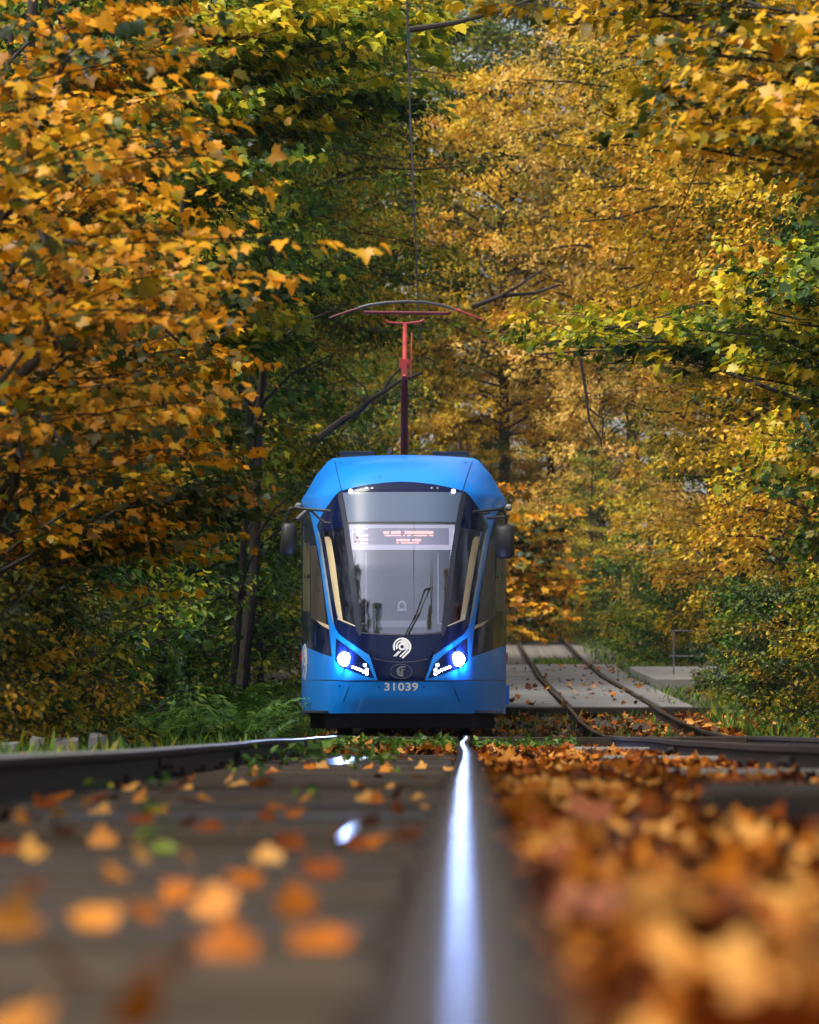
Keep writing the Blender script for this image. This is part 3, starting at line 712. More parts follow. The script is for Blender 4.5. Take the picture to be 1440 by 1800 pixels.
# flank windows of the first section
for s in (-1, 1):
    for y0, y1 in ((2.42, 3.6), (3.75, 5.0), (5.1, 6.6), (6.7, 8.3)):
        b = MB(); b.box(s * 1.252, s * 1.262, y0, y1, 1.12 if y0 > 3.7 or s > 0 else .4, 2.75); b.build('flank_window', M['black'], tram)
b = MB(); b.tube([(1.25, 2.6, .38), (1.25, 2.6, .62)], [.05, .05], 12); b.build('skirt_bulge', M['blue'], tram, True)
# underframe and wheels
b = MB(); b.box(-1.13, 1.11, 1.75, 8.4, .085, .30); b.box(-.92, .92, .72, 1.75, .10, .26); b.build('underframe', M['under'], tram)
for s in (-1, 1):
    for yy in (2.2, 4.0):
        b = MB(); x = s * .762; b.tube([(x - .05, yy, .30), (x + .05, yy, .30)], .298, 24); b.tube([(x - s * .07, yy, .30), (x - s * .05, yy, .30)], .315, 24); b.build('wheel', M['under'], tram, True)
# rear sections
for k, (y0, dz) in enumerate(((9.2, .22), (18.2, .55))):
    sec = [(-1.25, .30)] + [(-a, b) for a, b in CH] + [(a, b) for a, b in CH[::-1]] + [(1.25, .30)]; n = len(sec); V = [(x, y, z + dz) for y in (y0, y0 + 8.4) for x, z in sec]
    b = MB(); b.add(V, [(i, (i + 1) % n, n + (i + 1) % n, n + i) for i in range(n)] + [tuple(range(n))[::-1], tuple(range(n, 2 * n))]); rs = b.build('rear_section', M['blue'], tram)
    for s in (-1, 1):
        for j in range(4):
            b = MB(); b.box(s * 1.252, s * 1.263, y0 + .3 + 2.0 * j, y0 + 2.1 + 2.0 * j, 1.12 + dz, 2.75 + dz); b.build('flank_window', M['black'], rs)
    b = MB(); b.box(-.95, .95, y0 - .62, y0 + .02, .45 + dz * .5, 3.1 + dz * .5); b.build('gangway_bellows', M['matte'], rs)
# roof equipment
for u0, u1 in ((400, 586), (914, 1106)):
    a = bp(u0, 66, 2.9); c = bp(u1, 42, 2.9); b = MB(); b.box(a[0], c[0], 2.9, 5.4, 3.36, c[2] - .012); b.box(a[0] - .008, c[0] + .008, 2.88, 5.42, c[2] - .012, c[2]); b.build('roof_box', M['grey'], tram)
a = bp(676, 60, 2.7); b = MB(); b.tube([(a[0] - .02, 2.7, 3.40), (a[0], 2.7, a[2] + .03), (a[0] + .02, 2.7, a[2] + .09)], [.05, .045, .02], 8); b.build('roof_horn', M['matte'], tram, True)
b = MB(); b.box(-.35, .35, 4.9, 6.3, 3.40, 3.50); b.build('pantograph_base', M['grey'], tram)

# pantograph: a single arm with a curved head
def pg(px, py, y): p = P(px, py, D0 + y); return (p.x - TX, y, p.z)
pan = MB(); pan.tube([pg(711, 812, 6.0), pg(711, 664, 4.9)], [.052, .045], 10); arm = pan.build('pantograph_lower_arm', M['red_dk'], tram, True)
pan = MB(); pan.tube([pg(711, 664, 4.85), pg(711.5, 640, 5.0), pg(712, 570, 5.9)], [.036, .034, .028], 8)
a = pg(711, 640, 4.98); pan.box(a[0] - .065, a[0] + .065, 4.94, 5.06, a[2] - .05, a[2] + .06); pan.box(a[0] - .035, a[0] + .035, 4.84, 4.95, a[2] - .17, a[2] + .02)
ua = pan.build('pantograph_upper_arm', M['red'], tram)
pan = MB(); pan.tube([pg(722, 664, 5.1), pg(724, 585, 5.8)], .011, 6); pan.build('guide_rod', M['red'], ua)
pan = MB(); pan.tube([pg(678, 563, 5.92), pg(684, 567, 5.92), pg(712, 569, 5.9), pg(738, 566, 5.92), pg(745, 563, 5.92)], .018, 8); pan.build('head_yoke', M['red'], ua, True)
head = MB()
for dy in (0, .36):
    pts = [(630, 541.5), (650, 536), (680, 532), (712, 530), (745, 531), (775, 536), (797, 543)]
    head.tube([pg(px, py, 5.75 + dy) for px, py in pts], .020, 8)
hd = head.build('pantograph_head', M['carbon'], tram, True)
for dy in (0, .36):
    for pts in ([(632, 542), (605, 550), (579, 559)], [(795, 542), (820, 551), (848, 562)]):
        h = MB(); h.tube([pg(px, py, 5.75 + dy) for px, py in pts], [.018, .015, .012], 8); h.build('horn', M['red_dk'] if pts[0][0] < 700 else M['red'], hd, True)
h = MB(); h.tube([pg(640, 549, 5.95), pg(790, 551, 5.95)], .024, 8); h.build('head_crossbar', M['red_dk'], hd, True)
for px in (640, 790):
    h = MB(); h.tube([pg(px, 549.5, 5.72), pg(px, 549.5, 6.14)], .02, 8); h.build('head_end_bar', M['red_dk'], hd, True)

# overhead wires
def wire(name, pts, rad, label, group='overhead wires'):
    b = MB(); b.tube(pts, rad, 6); o = b.build(name, M['copper']); tag(o, label, 'wire', group)
wire('contact_wire', [P(713, -500, 26), P(716, 0, 36.), P(721, 200, 43), P(729, 380, 51.), P(735, 527, 59.5), P(740, 600, 75), P(745, 700, 110), (0 - .6, 165, 9.)], .0085, 'contact wire rising from the pantograph to the top of the picture')
wire('contact_wire', [(2.4, 20, 5.9), (2.45, 60, 6.0), (2.4, 110, 7.4), (2.5, 165, 9.2)], .007, 'contact wire hung over the empty right-hand track')
wire('span_wire', [P(640, 700, 88) + Vector((-6, 0, .5)), P(720, 690, 88), P(1010, 700, 88), P(1250, 668, 88)], .007, 'span wire stretched across the tracks behind the tram')

# ------------------------------------------------------------------ trees and bushes
template('wallA', 11, 11, 2.9, .7, 84, 'ovate', .10, 32)
template('wallB', 12, 12, 3.0, .9, 84, 'ovate', .095, 29)
template('wallC', 13, 10, 2.8, .6, 80, 'ovate', .115, 25)
template('tallA', 21, 19, 5.6, 7.0, 104, 'ovate', .13, 42, spread=.15, thick=.020, tr=.24)
template('tallB', 22, 21, 5.8, 7.5, 104, 'ovate', .12, 46, spread=.15, thick=.020, tr=.26)
template('mapA', 31, 11, 3.0, 1.0, 74, 'maple_lo', .115, 24, spread=.16)
template('mapB', 32, 13, 3.3, 1.4, 78, 'maple_lo', .115, 24, spread=.16)
template('shrubA', 41, 2.3, 1.15, .1, 34, 'ovate', .075, 20, ntw=6, spread=.06, tr=.03, thick=.008)
template('shrubB', 42, 1.7, 1.05, .05, 30, 'ovate', .07, 20, ntw=6, spread=.06, tr=.025, thick=.008)

# left wall, front to back
LG, RG, FG = 'trees in the wall left of the tracks', 'trees in the wall right of the tracks', 'trees far behind the tram'
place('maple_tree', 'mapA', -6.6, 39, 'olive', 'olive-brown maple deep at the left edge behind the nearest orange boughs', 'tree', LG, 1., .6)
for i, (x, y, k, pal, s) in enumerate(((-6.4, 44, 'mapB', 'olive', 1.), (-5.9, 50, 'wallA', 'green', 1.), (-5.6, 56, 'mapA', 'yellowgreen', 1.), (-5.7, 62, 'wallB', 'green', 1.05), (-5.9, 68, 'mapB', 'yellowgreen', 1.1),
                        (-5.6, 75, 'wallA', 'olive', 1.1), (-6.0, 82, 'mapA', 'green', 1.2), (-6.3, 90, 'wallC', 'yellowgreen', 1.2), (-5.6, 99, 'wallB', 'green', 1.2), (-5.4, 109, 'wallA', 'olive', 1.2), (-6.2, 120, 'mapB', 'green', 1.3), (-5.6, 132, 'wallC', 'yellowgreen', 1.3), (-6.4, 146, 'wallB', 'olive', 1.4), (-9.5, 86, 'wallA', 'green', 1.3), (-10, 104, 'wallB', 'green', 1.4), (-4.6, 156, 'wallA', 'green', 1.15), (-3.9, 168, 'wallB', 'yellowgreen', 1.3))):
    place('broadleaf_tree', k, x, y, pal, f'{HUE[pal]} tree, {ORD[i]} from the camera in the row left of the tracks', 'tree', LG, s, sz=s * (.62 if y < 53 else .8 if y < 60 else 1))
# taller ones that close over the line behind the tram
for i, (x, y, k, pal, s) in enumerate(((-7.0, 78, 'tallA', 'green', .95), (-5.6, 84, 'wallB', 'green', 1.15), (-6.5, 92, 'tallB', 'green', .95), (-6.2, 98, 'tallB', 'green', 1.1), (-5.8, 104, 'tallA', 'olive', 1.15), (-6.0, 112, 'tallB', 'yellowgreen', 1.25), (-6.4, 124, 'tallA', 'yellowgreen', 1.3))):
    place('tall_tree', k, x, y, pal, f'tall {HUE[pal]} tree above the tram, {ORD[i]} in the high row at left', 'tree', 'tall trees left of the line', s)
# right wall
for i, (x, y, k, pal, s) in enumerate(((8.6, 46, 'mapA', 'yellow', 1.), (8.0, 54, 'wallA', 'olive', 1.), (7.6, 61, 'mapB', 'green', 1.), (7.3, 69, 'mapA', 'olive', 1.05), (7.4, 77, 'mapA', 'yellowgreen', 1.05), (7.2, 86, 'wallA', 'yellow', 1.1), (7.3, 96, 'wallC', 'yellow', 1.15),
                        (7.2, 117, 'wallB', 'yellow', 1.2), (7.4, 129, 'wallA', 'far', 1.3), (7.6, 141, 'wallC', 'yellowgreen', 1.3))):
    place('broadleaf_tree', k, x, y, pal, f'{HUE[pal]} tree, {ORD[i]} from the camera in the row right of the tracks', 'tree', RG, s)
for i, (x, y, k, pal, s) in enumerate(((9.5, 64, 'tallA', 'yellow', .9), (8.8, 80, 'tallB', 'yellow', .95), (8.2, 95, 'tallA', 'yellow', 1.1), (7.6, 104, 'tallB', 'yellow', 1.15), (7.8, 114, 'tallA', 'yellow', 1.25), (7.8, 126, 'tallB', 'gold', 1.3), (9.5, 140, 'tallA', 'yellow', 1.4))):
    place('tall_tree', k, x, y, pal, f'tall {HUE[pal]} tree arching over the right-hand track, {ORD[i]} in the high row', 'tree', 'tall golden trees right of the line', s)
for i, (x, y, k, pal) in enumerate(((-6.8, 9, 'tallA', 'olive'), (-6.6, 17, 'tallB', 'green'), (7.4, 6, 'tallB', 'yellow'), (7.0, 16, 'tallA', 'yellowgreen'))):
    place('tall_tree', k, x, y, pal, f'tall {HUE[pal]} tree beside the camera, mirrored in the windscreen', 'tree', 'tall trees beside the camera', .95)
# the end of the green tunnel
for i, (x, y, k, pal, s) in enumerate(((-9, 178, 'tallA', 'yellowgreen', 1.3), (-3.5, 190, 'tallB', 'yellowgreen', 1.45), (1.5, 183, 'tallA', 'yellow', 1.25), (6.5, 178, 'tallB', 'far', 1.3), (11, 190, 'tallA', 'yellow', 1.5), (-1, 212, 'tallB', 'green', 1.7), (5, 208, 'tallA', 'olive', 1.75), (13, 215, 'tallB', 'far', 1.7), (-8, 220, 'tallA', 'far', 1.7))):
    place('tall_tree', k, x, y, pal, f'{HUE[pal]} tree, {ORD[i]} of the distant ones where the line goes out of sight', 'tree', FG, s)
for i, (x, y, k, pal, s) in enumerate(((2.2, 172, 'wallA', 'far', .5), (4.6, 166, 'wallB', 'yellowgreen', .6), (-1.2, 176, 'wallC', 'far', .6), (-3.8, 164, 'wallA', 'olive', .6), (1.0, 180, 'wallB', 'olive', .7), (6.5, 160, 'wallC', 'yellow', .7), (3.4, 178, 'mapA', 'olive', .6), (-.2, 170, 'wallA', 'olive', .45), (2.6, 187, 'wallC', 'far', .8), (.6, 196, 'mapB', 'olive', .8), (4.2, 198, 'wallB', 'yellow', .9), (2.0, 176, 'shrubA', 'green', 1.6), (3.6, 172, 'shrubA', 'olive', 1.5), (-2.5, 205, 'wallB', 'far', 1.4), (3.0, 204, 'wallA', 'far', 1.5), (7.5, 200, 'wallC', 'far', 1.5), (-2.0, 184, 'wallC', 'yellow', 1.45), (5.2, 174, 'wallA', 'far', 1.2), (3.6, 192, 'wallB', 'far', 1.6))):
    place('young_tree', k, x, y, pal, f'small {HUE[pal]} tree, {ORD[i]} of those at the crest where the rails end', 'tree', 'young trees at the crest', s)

# maples whose boughs hang into the picture: boughs grow from the trunk to given points
def bough_tree(name, base, H, tr, tips, pal, label, seed, size=.108, per=24, rad=.36, lean=(0, 0), kind='maple', single=0, extra=2):
    e = empty(name, base); r = np.random.default_rng(seed); B = np.array(base, float); br = []
    tl = trunk_line(seed, H, lean)
    T = np.array(tl)
    for (px, py, d) in tips:
        t = np.array(P(px, py, d)) - B
        for k in range(extra + 1):
            q = t + (r.normal(0, rad, 3) * np.array([.8, 1, .55]) if k else 0)
            zz = np.clip(q[2] - r.uniform(.2, 1.0) - .25 * np.linalg.norm(q[:2]), .5, H * .95)
            p0 = np.array([np.interp(zz, T[:, 2], T[:, 0]), np.interp(zz, T[:, 2], T[:, 1]), zz])
            br.append((p0, q, .1 * np.linalg.norm(q - p0)))
    tm, bm_, cm = grow(seed, tl, tr, br, kind, size, per, ntw=9, spread=.10, twl=.34, flat=.25, start=.30, twz=.12, face=(.85, .35, .42), thick=.012)
    link('trunk', tm, None, e); link('branches', bm_, None, e); o = link('crown', cm, None, e)
    cm.materials.clear(); cm.materials.append(LM[pal])
    if single:                                                # the largest-looking leaves are leaves of their own
        lv, lf = LEAF['maple']; ms = []
        for k in range(8):
            V = lv.copy(); V[:, 2] = V[:, 2] * r.uniform(-.5, 2.2) + r.normal(0, .02, len(V)); c = (.35, .45, .55, .62, .68, .72, .78, .9)[k]
            ms.append(trimesh('leaf', V, lf, np.full(len(V), c), np.full(len(V), c), LM[pal]))
        near = sorted(br, key=lambda b: b[1][1])[:max(8, len(br) // 3)]
        for k in range(single):
            p0, p1, sg = near[int(r.integers(len(near)))]; t = r.uniform(.7, 1.04); q = p0 + (p1 - p0) * t + r.normal(0, .13, 3)
            lf_o = link('leaf', ms[k % 8], None, e); lf_o.location = q; sc_ = size * r.uniform(.9, 1.4); lf_o.scale = (sc_, sc_, sc_)
            lf_o.rotation_euler = (r.normal(.7, .5), r.normal(0, .4), r.uniform(0, 6.28))
    tag(e, label, 'tree', 'maples with boughs reaching in')
    return e
left_tips = [(360, 872, 41), (300, 880, 40), (250, 850, 38), (300, 790, 40), (320, 600, 42), (290, 690, 40), (235, 430, 38), (225, 250, 36), (290, 110, 39), (200, 520, 34), (225, 640, 36), (150, 300, 30), (110, 560, 28), (30, 760, 29), (180, 710, 34),
             (220, 960, 40), (80, 430, 27), (50, 150, 27), (150, 60, 29), (230, 180, 34), (250, 400, 36), (40, 620, 27), (270, 20, 38), (10, 300, 26), (120, 700, 31)]
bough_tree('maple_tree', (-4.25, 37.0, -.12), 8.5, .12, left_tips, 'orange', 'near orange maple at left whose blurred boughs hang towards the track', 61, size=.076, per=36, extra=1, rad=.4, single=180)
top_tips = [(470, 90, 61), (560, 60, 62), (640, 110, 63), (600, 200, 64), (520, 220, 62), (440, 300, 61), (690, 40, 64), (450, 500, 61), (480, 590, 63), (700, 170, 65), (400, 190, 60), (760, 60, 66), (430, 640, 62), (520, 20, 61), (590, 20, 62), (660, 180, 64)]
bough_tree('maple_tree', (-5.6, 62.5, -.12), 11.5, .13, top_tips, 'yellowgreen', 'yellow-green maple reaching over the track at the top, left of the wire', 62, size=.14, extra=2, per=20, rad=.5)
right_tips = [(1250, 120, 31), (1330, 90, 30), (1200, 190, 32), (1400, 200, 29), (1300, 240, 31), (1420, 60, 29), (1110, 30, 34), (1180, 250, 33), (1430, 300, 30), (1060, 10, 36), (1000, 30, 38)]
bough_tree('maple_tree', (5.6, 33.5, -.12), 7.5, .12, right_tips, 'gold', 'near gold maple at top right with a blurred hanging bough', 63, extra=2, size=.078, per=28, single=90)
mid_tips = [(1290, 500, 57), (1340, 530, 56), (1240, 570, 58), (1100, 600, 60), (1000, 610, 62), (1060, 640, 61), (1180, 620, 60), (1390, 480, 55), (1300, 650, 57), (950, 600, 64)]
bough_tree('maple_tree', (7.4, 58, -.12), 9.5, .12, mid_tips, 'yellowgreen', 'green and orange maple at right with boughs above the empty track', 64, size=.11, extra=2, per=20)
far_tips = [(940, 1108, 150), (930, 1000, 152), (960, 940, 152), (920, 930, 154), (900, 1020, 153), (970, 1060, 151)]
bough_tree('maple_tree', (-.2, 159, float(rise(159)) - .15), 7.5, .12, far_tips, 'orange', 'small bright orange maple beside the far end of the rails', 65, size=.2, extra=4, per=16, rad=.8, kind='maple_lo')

# dead branch hanging over the right-hand track, dark limb above the tram
def bare(name, polys, label):
    e = empty(name, polys[0][0][0])
    for i, (pts, rad) in enumerate(polys):
        b = MB(); q = [Vector(p) - e.location for p in pts]; n = len(q); b.tube(q, [rad * (1 - .6 * k / (n - 1)) for k in range(n)], 7); b.build('limb' if i == 0 else 'twig', M['twig'], e, True)
    tag(e, label, 'branch')
bare('dead_branch', [([P(1040, 560, 74), P(1020, 600, 74), P(1022, 640, 74), P(1030, 690, 74), P(1036, 740, 74), P(1055, 770, 74), P(1058, 786, 74)], .035), ([P(1036, 718, 74), P(1050, 730, 74), P(1062, 735, 74), P(1075, 718, 74)], .02), ([P(1060, 735, 74), P(1060, 755, 74), P(1057, 780, 74)], .02), ([P(1028, 690, 74), P(1034, 668, 74)], .015)],
     'bare forked dead branch hanging over the right-hand track')
bare('dark_limb', [([P(560, 770, 72), P(605, 737, 72), P(632, 722, 71.5), P(650, 703, 71), P(672, 690, 71), P(698, 672, 71), P(742, 655, 71)], .062), ([P(672, 690, 71), P(684, 668, 71), P(720, 630, 71)], .03), ([P(650, 705, 71), P(640, 680, 71), P(610, 655, 71)], .02)], 'dark leaning limb behind the pantograph post')
bare('thin_branch', [([P(1460, 130, 33), P(1375, 96, 33), P(1270, 60, 33.5), P(1180, 30, 34), P(1080, -15, 35)], .022), ([P(1375, 96, 33), P(1330, 130, 33), P(1290, 180, 33)], .01), ([P(1270, 60, 33.5), P(1220, 75, 33.5), P(1150, 110, 34)], .008)], 'long thin dark branch slanting across the top right corner')
bare('thin_branch', [([P(1440, 140, 48), P(1400, 155, 48), P(1340, 180, 49), P(1270, 190, 49)], .03), ([P(1400, 155, 48), P(1380, 260, 48), P(1330, 300, 48)], .015)], 'dark forked branch below the slanting one at top right')
bare('thin_branch', [([P(1445, 340, 62), P(1390, 300, 62), P(1330, 260, 62), P(1255, 220, 63)], .05), ([P(1390, 300, 62), P(1350, 310, 62), P(1290, 280, 62)], .02)], 'dark branch in the golden leaves at the right edge')
bare('thin_branch', [([P(720, 52, 56), P(800, 40, 56), P(880, 18, 56), P(960, -10, 56)], .04)], 'thin dark branch along the top edge right of the wire')
bare('thin_branch', [([P(830, 540, 78), P(880, 520, 78), P(940, 515, 79), P(985, 500, 79)], .05), ([P(880, 520, 78), P(915, 500, 78), P(960, 470, 78)], .03)], 'dark forked branch right of the pantograph head')

# trunks in the shade at left
for k, (px, d, rad, lean) in enumerate(((8, 41, .10, .04), (96, 46, .09, .05), (160, 52, .07, -.03), (425, 66, .10, .06), (460, 70, .09, -.04), (395, 64, .06, .1), (275, 58, .07, .05))):
    e = empty('tree_stem', P(px, VY, d).xy[:] + (-.1,)); H = 7.
    b = MB(); b.tube([(lean * H * (i / 6) + .04 * math.sin(i * 2.1 + k), .05 * math.cos(i * 1.7 + k), H * i / 6) for i in range(7)], [rad * (1.2 if i == 0 else 1 - .09 * i) for i in range(7)], 9); b.build('trunk', M['bark'], e, True)
    b = MB()
    for j in range(5):
        z = 2 + j * .9; a = j * 2.4 + k; b.tube([(lean * z, 0, z), (lean * z + .5 * math.cos(a), .5 * math.sin(a), z + .45), (lean * z + 1.1 * math.cos(a), 1.1 * math.sin(a), z + .7)], [.03, .02, .006], 5)
    b.build('branches', M['twig'], e)
    tag(e, f'slim dark stem {("at the left picture edge", "near the left picture edge", "a little in from the left edge", "leaning right near the tram", "closest to the tram", "most tilted of the group", "midway between left edge and tram")[k]}, in shade', 'tree', 'bare stems in the shade at left')

# bushes at the foot of both walls
for k, (x, y, key, pal, s) in enumerate(((-3.9, 34, 'shrubB', 'olive', .8), (-4.2, 38, 'shrubA', 'olive', 1.), (-3.9, 42, 'shrubB', 'olive', .9), (-4.3, 46, 'shrubA', 'green', 1.1), (-4.4, 54, 'shrubA', 'green', 1.3), (-3.9, 58, 'shrubB', 'green', 1.1),
                                       (-3.9, 68, 'shrubA', 'green', 1.2), (-3.6, 75, 'shrubA', 'green', 1.2))):
    place('bush', key, x, y, pal, f'{HUE[pal]} low bush, {ORD[k]} from the camera at the foot of the left-hand trees', 'bush', 'bushes left of the tracks', s)
for k, (x, y, key, pal, s) in enumerate(((5.4, 52, 'shrubB', 'olive', .8), (5.6, 56, 'shrubA', 'green', .95), (5.3, 61, 'shrubB', 'olive', .9), (5.5, 66, 'shrubA', 'yellowgreen', 1.), (5.2, 72, 'shrubA', 'olive', 1.), (5.3, 78, 'shrubB', 'green', 1.), (5.3, 84, 'shrubA', 'green', 1.), (5.5, 90, 'shrubA', 'olive', 1.),
                                       (5.6, 97, 'shrubB', 'fern', .7), (5.4, 118, 'shrubA', 'green', 1.), (5.3, 126, 'shrubA', 'green', 1.1), (5.2, 134, 'shrubB', 'green', 1.2), (5.4, 143, 'shrubA', 'olive', 1.3), (5.0, 152, 'shrubA', 'green', 1.2))):
    place('bush', key, x, y, pal, f'{HUE[pal]} low bush, {ORD[k]} from the camera at the foot of the right-hand trees', 'bush', 'bushes right of the tracks', s)
# bright green ferns left of the tram
def fern_mesh(seed, n, hgt):
    r = np.random.default_rng(seed); PP = []; NN = []; DD = []; SS = []; BV = []
    for i in range(n):
        az = r.uniform(0, 6.28); L = hgt * r.uniform(.7, 1.2); o = np.array([math.cos(az), math.sin(az), 0]); b0 = np.array([*r.normal(0, .12, 2), 0]); bv = r.random(); sd = np.cross(o, [0, 0, 1])
        for t in np.linspace(.12, 1, 22):
            p = b0 + o * L * .75 * t ** 1.3 + np.array([0, 0, 1.]) * L * (1.15 * t - .62 * t * t)
            for s in (-1, 1):
                PP.append(p); DD.append(sd * s + o * .45 + [0, 0, -.2]); NN.append(np.array([0, 0, 1.]) + o * .4 + r.normal(0, .2, 3)); SS.append(.24 * L * (1.08 - t) + .03); BV.append(bv)
    V, F, k = leaves_np('frond', np.array(PP), np.array(NN), np.array(DD), np.array(SS), r)
    return trimesh('fronds', V, F, np.repeat(r.random(len(PP)), k), np.repeat(np.array(BV), k), LM['fern'])
FM = [fern_mesh(i, 16, 1.) for i in range(3)]
for k, (px, d, s) in enumerate(((430, 54, .85), (455, 55, .8), (480, 57, .7), (405, 54, .9), (498, 60, .6), (385, 52, .7), (445, 51, .6), (470, 53, .5), (420, 58, 1.1), (350, 53, .7), (315, 50, .6), (400, 60, 1.2), (440, 62, 1.2), (280, 48, .6), (240, 46, .55), (190, 44, .5))):
    e = empty('fern', P(px, VY, d).xy[:] + (-.15,), k * 1.7); e.scale = (s, s, s * 1.15); link('fronds', FM[k % 3], None, e)
    tag(e, f'bright green fern, {ORD[k]} planted of the clump beside the tram\'s left corner'.replace('planted ', ''), 'fern', 'ferns left of the tram')

# ------------------------------------------------------------------ small ground cover
def scatter(name, kind, pts, size, pal, seed, flat=.45, stand=0., lift=.02, label=None, cat='leaves', sizevar=.2, curl=.5):
    r = np.random.default_rng(seed); m = len(pts)
    N = np.array([0, 0, 1.]) + r.normal(0, flat, (m, 3))
    if stand: q = r.random(m) < stand; N[q] = r.normal(0, 1, (q.sum(), 3)) + np.array([0, -.6, .4])
    D = r.normal(0, 1, (m, 3)); V, F, k = leaves_np(kind, pts + np.array([0, 0, lift]) * r.random((m, 1)), N, D, size * r.lognormal(0, sizevar, m), r, curl)
    o = link(name, trimesh(name, V, F, np.repeat(r.random(m), k), np.repeat(r.random(m), k), LM[pal])); tag(o, label, cat, kind='stuff'); return o
def region(n, x0, x1, y0, y1, z, seed, power=1., mound=0):
    r = np.random.default_rng(seed); x = r.uniform(x0, x1, n); y = y0 + (y1 - y0) * r.random(n) ** power; t = (x - x0) / (x1 - x0)
    return np.stack([x, y, rise(y) + z + mound * np.sin(np.pi * t) * (.6 + .4 * np.sin(y * 1.3) * np.sin(y * .7 + 1)) + r.uniform(0, .02, n)], 1)
pts = np.concatenate([region(15000, .07, 1.66, 3.4, 51, -.195, 1, 1.15, .025), region(6500, .06, 1.25, 3.3, 15, -.195, 5, 1., .025), region(2500, .06, .7, 3.3, 7, -.19, 6, 1., .02), region(2400, 1.84, 3.2, 14, 52, -.19, 2, 1., .02)])
keep = np.ones(len(pts), bool)
for sy, sx in SLEEPERS: keep &= ~((np.abs(pts[:, 1] - sy + .35) < .62) & (pts[:, 0] > sx - .05))
pts = pts[keep]
scatter('leaf_litter', 'maple_lo', pts, .082, 'litter', 3, stand=.13, lift=.03, label='deep carpet of orange and brown leaves between the glowing rail and the right-hand track')
pts = np.concatenate([region(2600, -2.9, 4.9, 52, 78.5, -.16, 7), region(500, -1.4, -.1, 40, 51, -.14, 8), region(700, 3.3, 6, 30, 79, -.14, 9), region(330, -3, 3.9, 79, 121, .0, 10), region(900, -4.5, -1.6, 26, 54, -.17, 11)])
scatter('thin_leaf_litter', 'maple_lo', pts, .10, 'litter', 4, stand=.15, label='loose fallen leaves strewn round the tracks under and behind the tram')
def blades(name, pts, h, pal, seed, label):
    r = np.random.default_rng(seed); m = len(pts); D = np.array([0, 0, 1.]) + r.normal(0, .35, (m, 3)); N = r.normal(0, 1, (m, 3)) * [1, 1, .2] + [0, -.5, .2]
    V, F, k = leaves_np('frond', pts, N, D, h * r.lognormal(0, .3, m), r); o = link(name, trimesh(name, V, F, np.repeat(r.random(m), k), np.repeat(r.random(m), k), LM[pal])); tag(o, label, 'grass', kind='stuff')
pts = np.concatenate([region(5000, -4.6, -2.1, 40, 80, -.18, 21), region(3500, 4.0, 6.2, 45, 80, -.18, 22), region(2500, 3.6, 5.6, 80, 158, -.12, 23), region(900, 1.9, 3.1, 121, 128, -.12, 24), region(250, .2, 1.7, 55, 78, -.18, 25), region(150, 1.9, 3.1, 56, 78, -.18, 28), region(1500, -4.4, -2.2, 26, 40, -.18, 30)])
blades('grass', pts, .13, 'green', 5, 'grass along the edges of the tracks')
pts = np.concatenate([region(1500, -1.42, -.12, 43, 51.3, -.17, 26), region(350, .1, 1.2, 46, 51.3, -.17, 27), region(160, -1.4, -.5, 26, 43, -.17, 29)])
scatter('track_weeds', 'ovate', pts, .07, 'fern', 6, flat=.8, stand=.6, lift=.13, label='low green weeds growing between the rails in front of the tram', cat='weeds')

pts = np.concatenate([region(9, x_, x_ + .07, y_, y_ + .25, -.165, int(y_ * 10)) for x_, y_ in ((-.62, 8.6), (-.9, 12.5), (-1.2, 17.), (-.55, 15.), (-1.0, 21.), (-.4, 24.), (-.75, 28.), (-1.3, 24.5), (-1.35, 16.4))])
scatter('plank_tufts', 'ovate', pts, .035, 'green', 16, flat=.8, stand=.6, lift=.05, label='tiny green tufts in the gaps of the wet planks', cat='weeds')

# ------------------------------------------------------------------ fallen leaves one can tell apart
def single_leaf(seed):
    r = np.random.default_rng(seed); lv, lf = LEAF['maple']; V = lv.copy(); V[:, 1] -= .4; c = r.uniform(.3, 1.1)
    V[:, 2] = lv[:, 2] * r.uniform(-2.2, 1.2) + c * .35 * (V[:, 0] ** 2) + r.normal(0, .035, len(V)); st = np.array([[.012, -.40, 0], [-.012, -.40, 0], [.0, -.85, .12]])
    F = np.concatenate([lf, [[len(V), len(V) + 1, len(V) + 2]]]); V = np.concatenate([V, st])
    return V, F
SL = []
for c in range(10):
    V, F = single_leaf(c); SL.append([trimesh('fallen_leaf', V, F, np.full(len(V), v), np.full(len(V), v), LM['litter']) for v in (.25, .45, .6, .75, .9)])
def leaf_at(x, y, z, s, c, tilt, label, group):
    label = ('dark brown', 'rust brown', 'deep orange', 'orange', 'pale yellow')[c] + ' ' + label
    o = link('fallen_leaf', SL[random.randrange(10)][c]); o.location = (x, y, z); o.scale = (s, s, s)
    o.rotation_euler = (R(random.gauss(tilt, 16)), R(random.gauss(0, 16)), random.gauss(0, 1.2)); tag(o, label, 'leaf', group)
lab = 'fallen maple leaf lying loose on the wet planks between the rails'
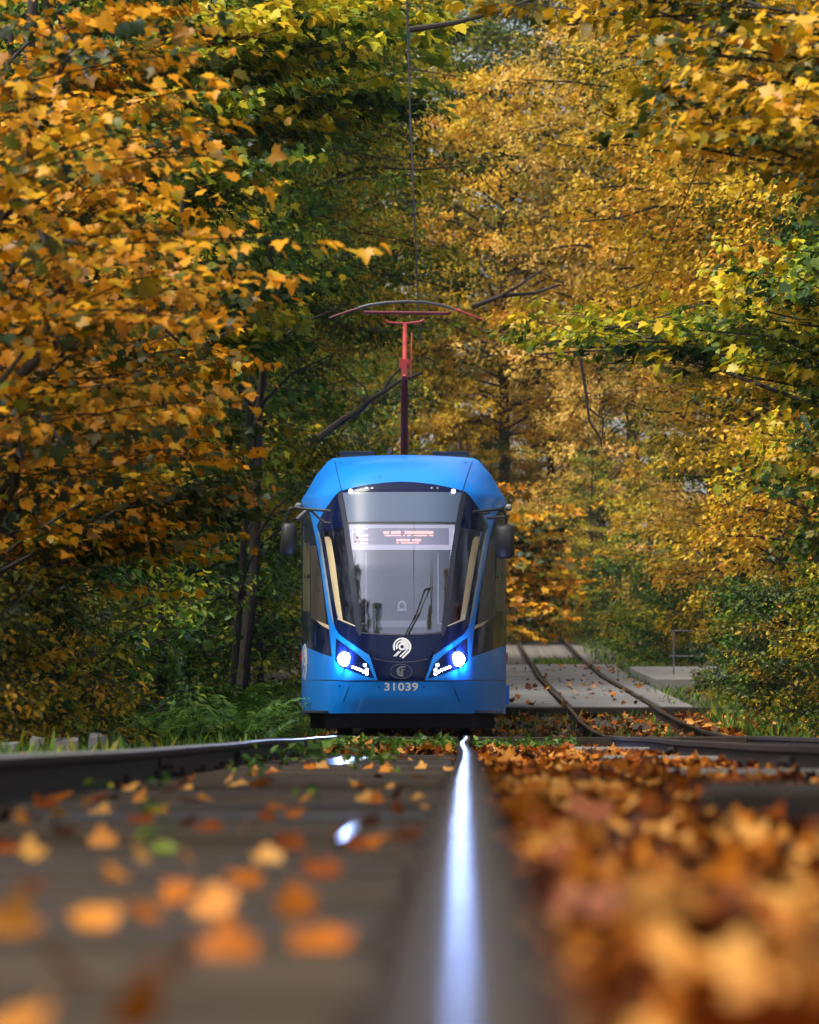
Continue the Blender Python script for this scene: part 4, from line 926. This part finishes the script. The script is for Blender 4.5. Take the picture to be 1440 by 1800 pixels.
spots = [(60, 1550, .13), (200, 1530, .12), (430, 1540, .13), (400, 1650, .14), (470, 1500, .12), (330, 1500, .11), (180, 1470, .13), (90, 1400, .15), (280, 1420, .12), (450, 1385, .12), (115, 1690, .19), (25, 1610, .15), (165, 1600, .14), (310, 1560, .12), (378, 1578, .14), (245, 1497, .14), (330, 1442, .11), (430, 1450, .13), (565, 1640, .15), (320, 1680, .13), (250, 1755, .17), (35, 1785, .14), (40, 1440, .18), (400, 1370, .2), (335, 1367, .16), (230, 1385, .19), (150, 1410, .16),
         (60, 1490, .14), (520, 1427, .14), (590, 1468, .13), (560, 1512, .15), (500, 1342, .14), (480, 1335, .12), (545, 1347, .16), (565, 1525, .14), (620, 1475, .13), (700, 1420, .14), (650, 1440, .13), (730, 1400, .14), (680, 1380, .13), (520, 1575, .12), (250, 1590, .1), (470, 1430, .11), (360, 1400, .13), (120, 1460, .12), (300, 1345, .16), (15, 1485, .13)]
for px, py, s in spots:
    d = FPX * (EYE + .135) / (py - VY); x = (px - VX) * d / FPX; x = max(-1.46, min(-.10, x))
    leaf_at(x, d, -.142, s * .43, random.choice((1, 2, 2, 3)) if py > 1500 else random.choice((1, 2, 3, 3, 4, 4)), 38, lab, 'fallen leaves on the wet planks')
for k in range(75):
    d = 9 + 36 * random.random() ** 1.2; leaf_at(random.uniform(-1.42, -.1), d, -.145, random.uniform(.05, .085), random.randrange(5), 20, lab, 'fallen leaves on the wet planks')
lab = 'fallen maple leaf on top of the leaf heap right of the glowing rail'
for k in range(180):
    d = 3.9 + 13 * random.random() ** 1.1; x = random.uniform(.08, min(1.5, .085 * d + .1))
    if any(abs(d - sy + .35) < .7 and x > sx - .1 for sy, sx in SLEEPERS): x = random.uniform(.1, .6)
    leaf_at(x, d, -.160 + random.uniform(-.015, .015), random.uniform(.055, .088), random.choice((0, 1, 1, 2, 2, 3, 3, 4)), 26, lab, 'fallen leaves heaped beside the rail')

# ------------------------------------------------------------------ damp autumn air
hz = MB(); hz.box(-70, 70, -15, 262, -2.5, 48)
m, n, l = newmat('damp_air'); o_ = n.new('ShaderNodeOutputMaterial'); v_ = n.new('ShaderNodeVolumePrincipled')
v_.inputs['Color'].default_value = (.92, .93, .95, 1); v_.inputs['Density'].default_value = .00011; v_.inputs['Anisotropy'].default_value = .2
l.new(v_.outputs[0], o_.inputs['Volume'])
tag(hz.build('haze', m), 'thin damp haze in the air over the tracks', 'haze', kind='stuff')
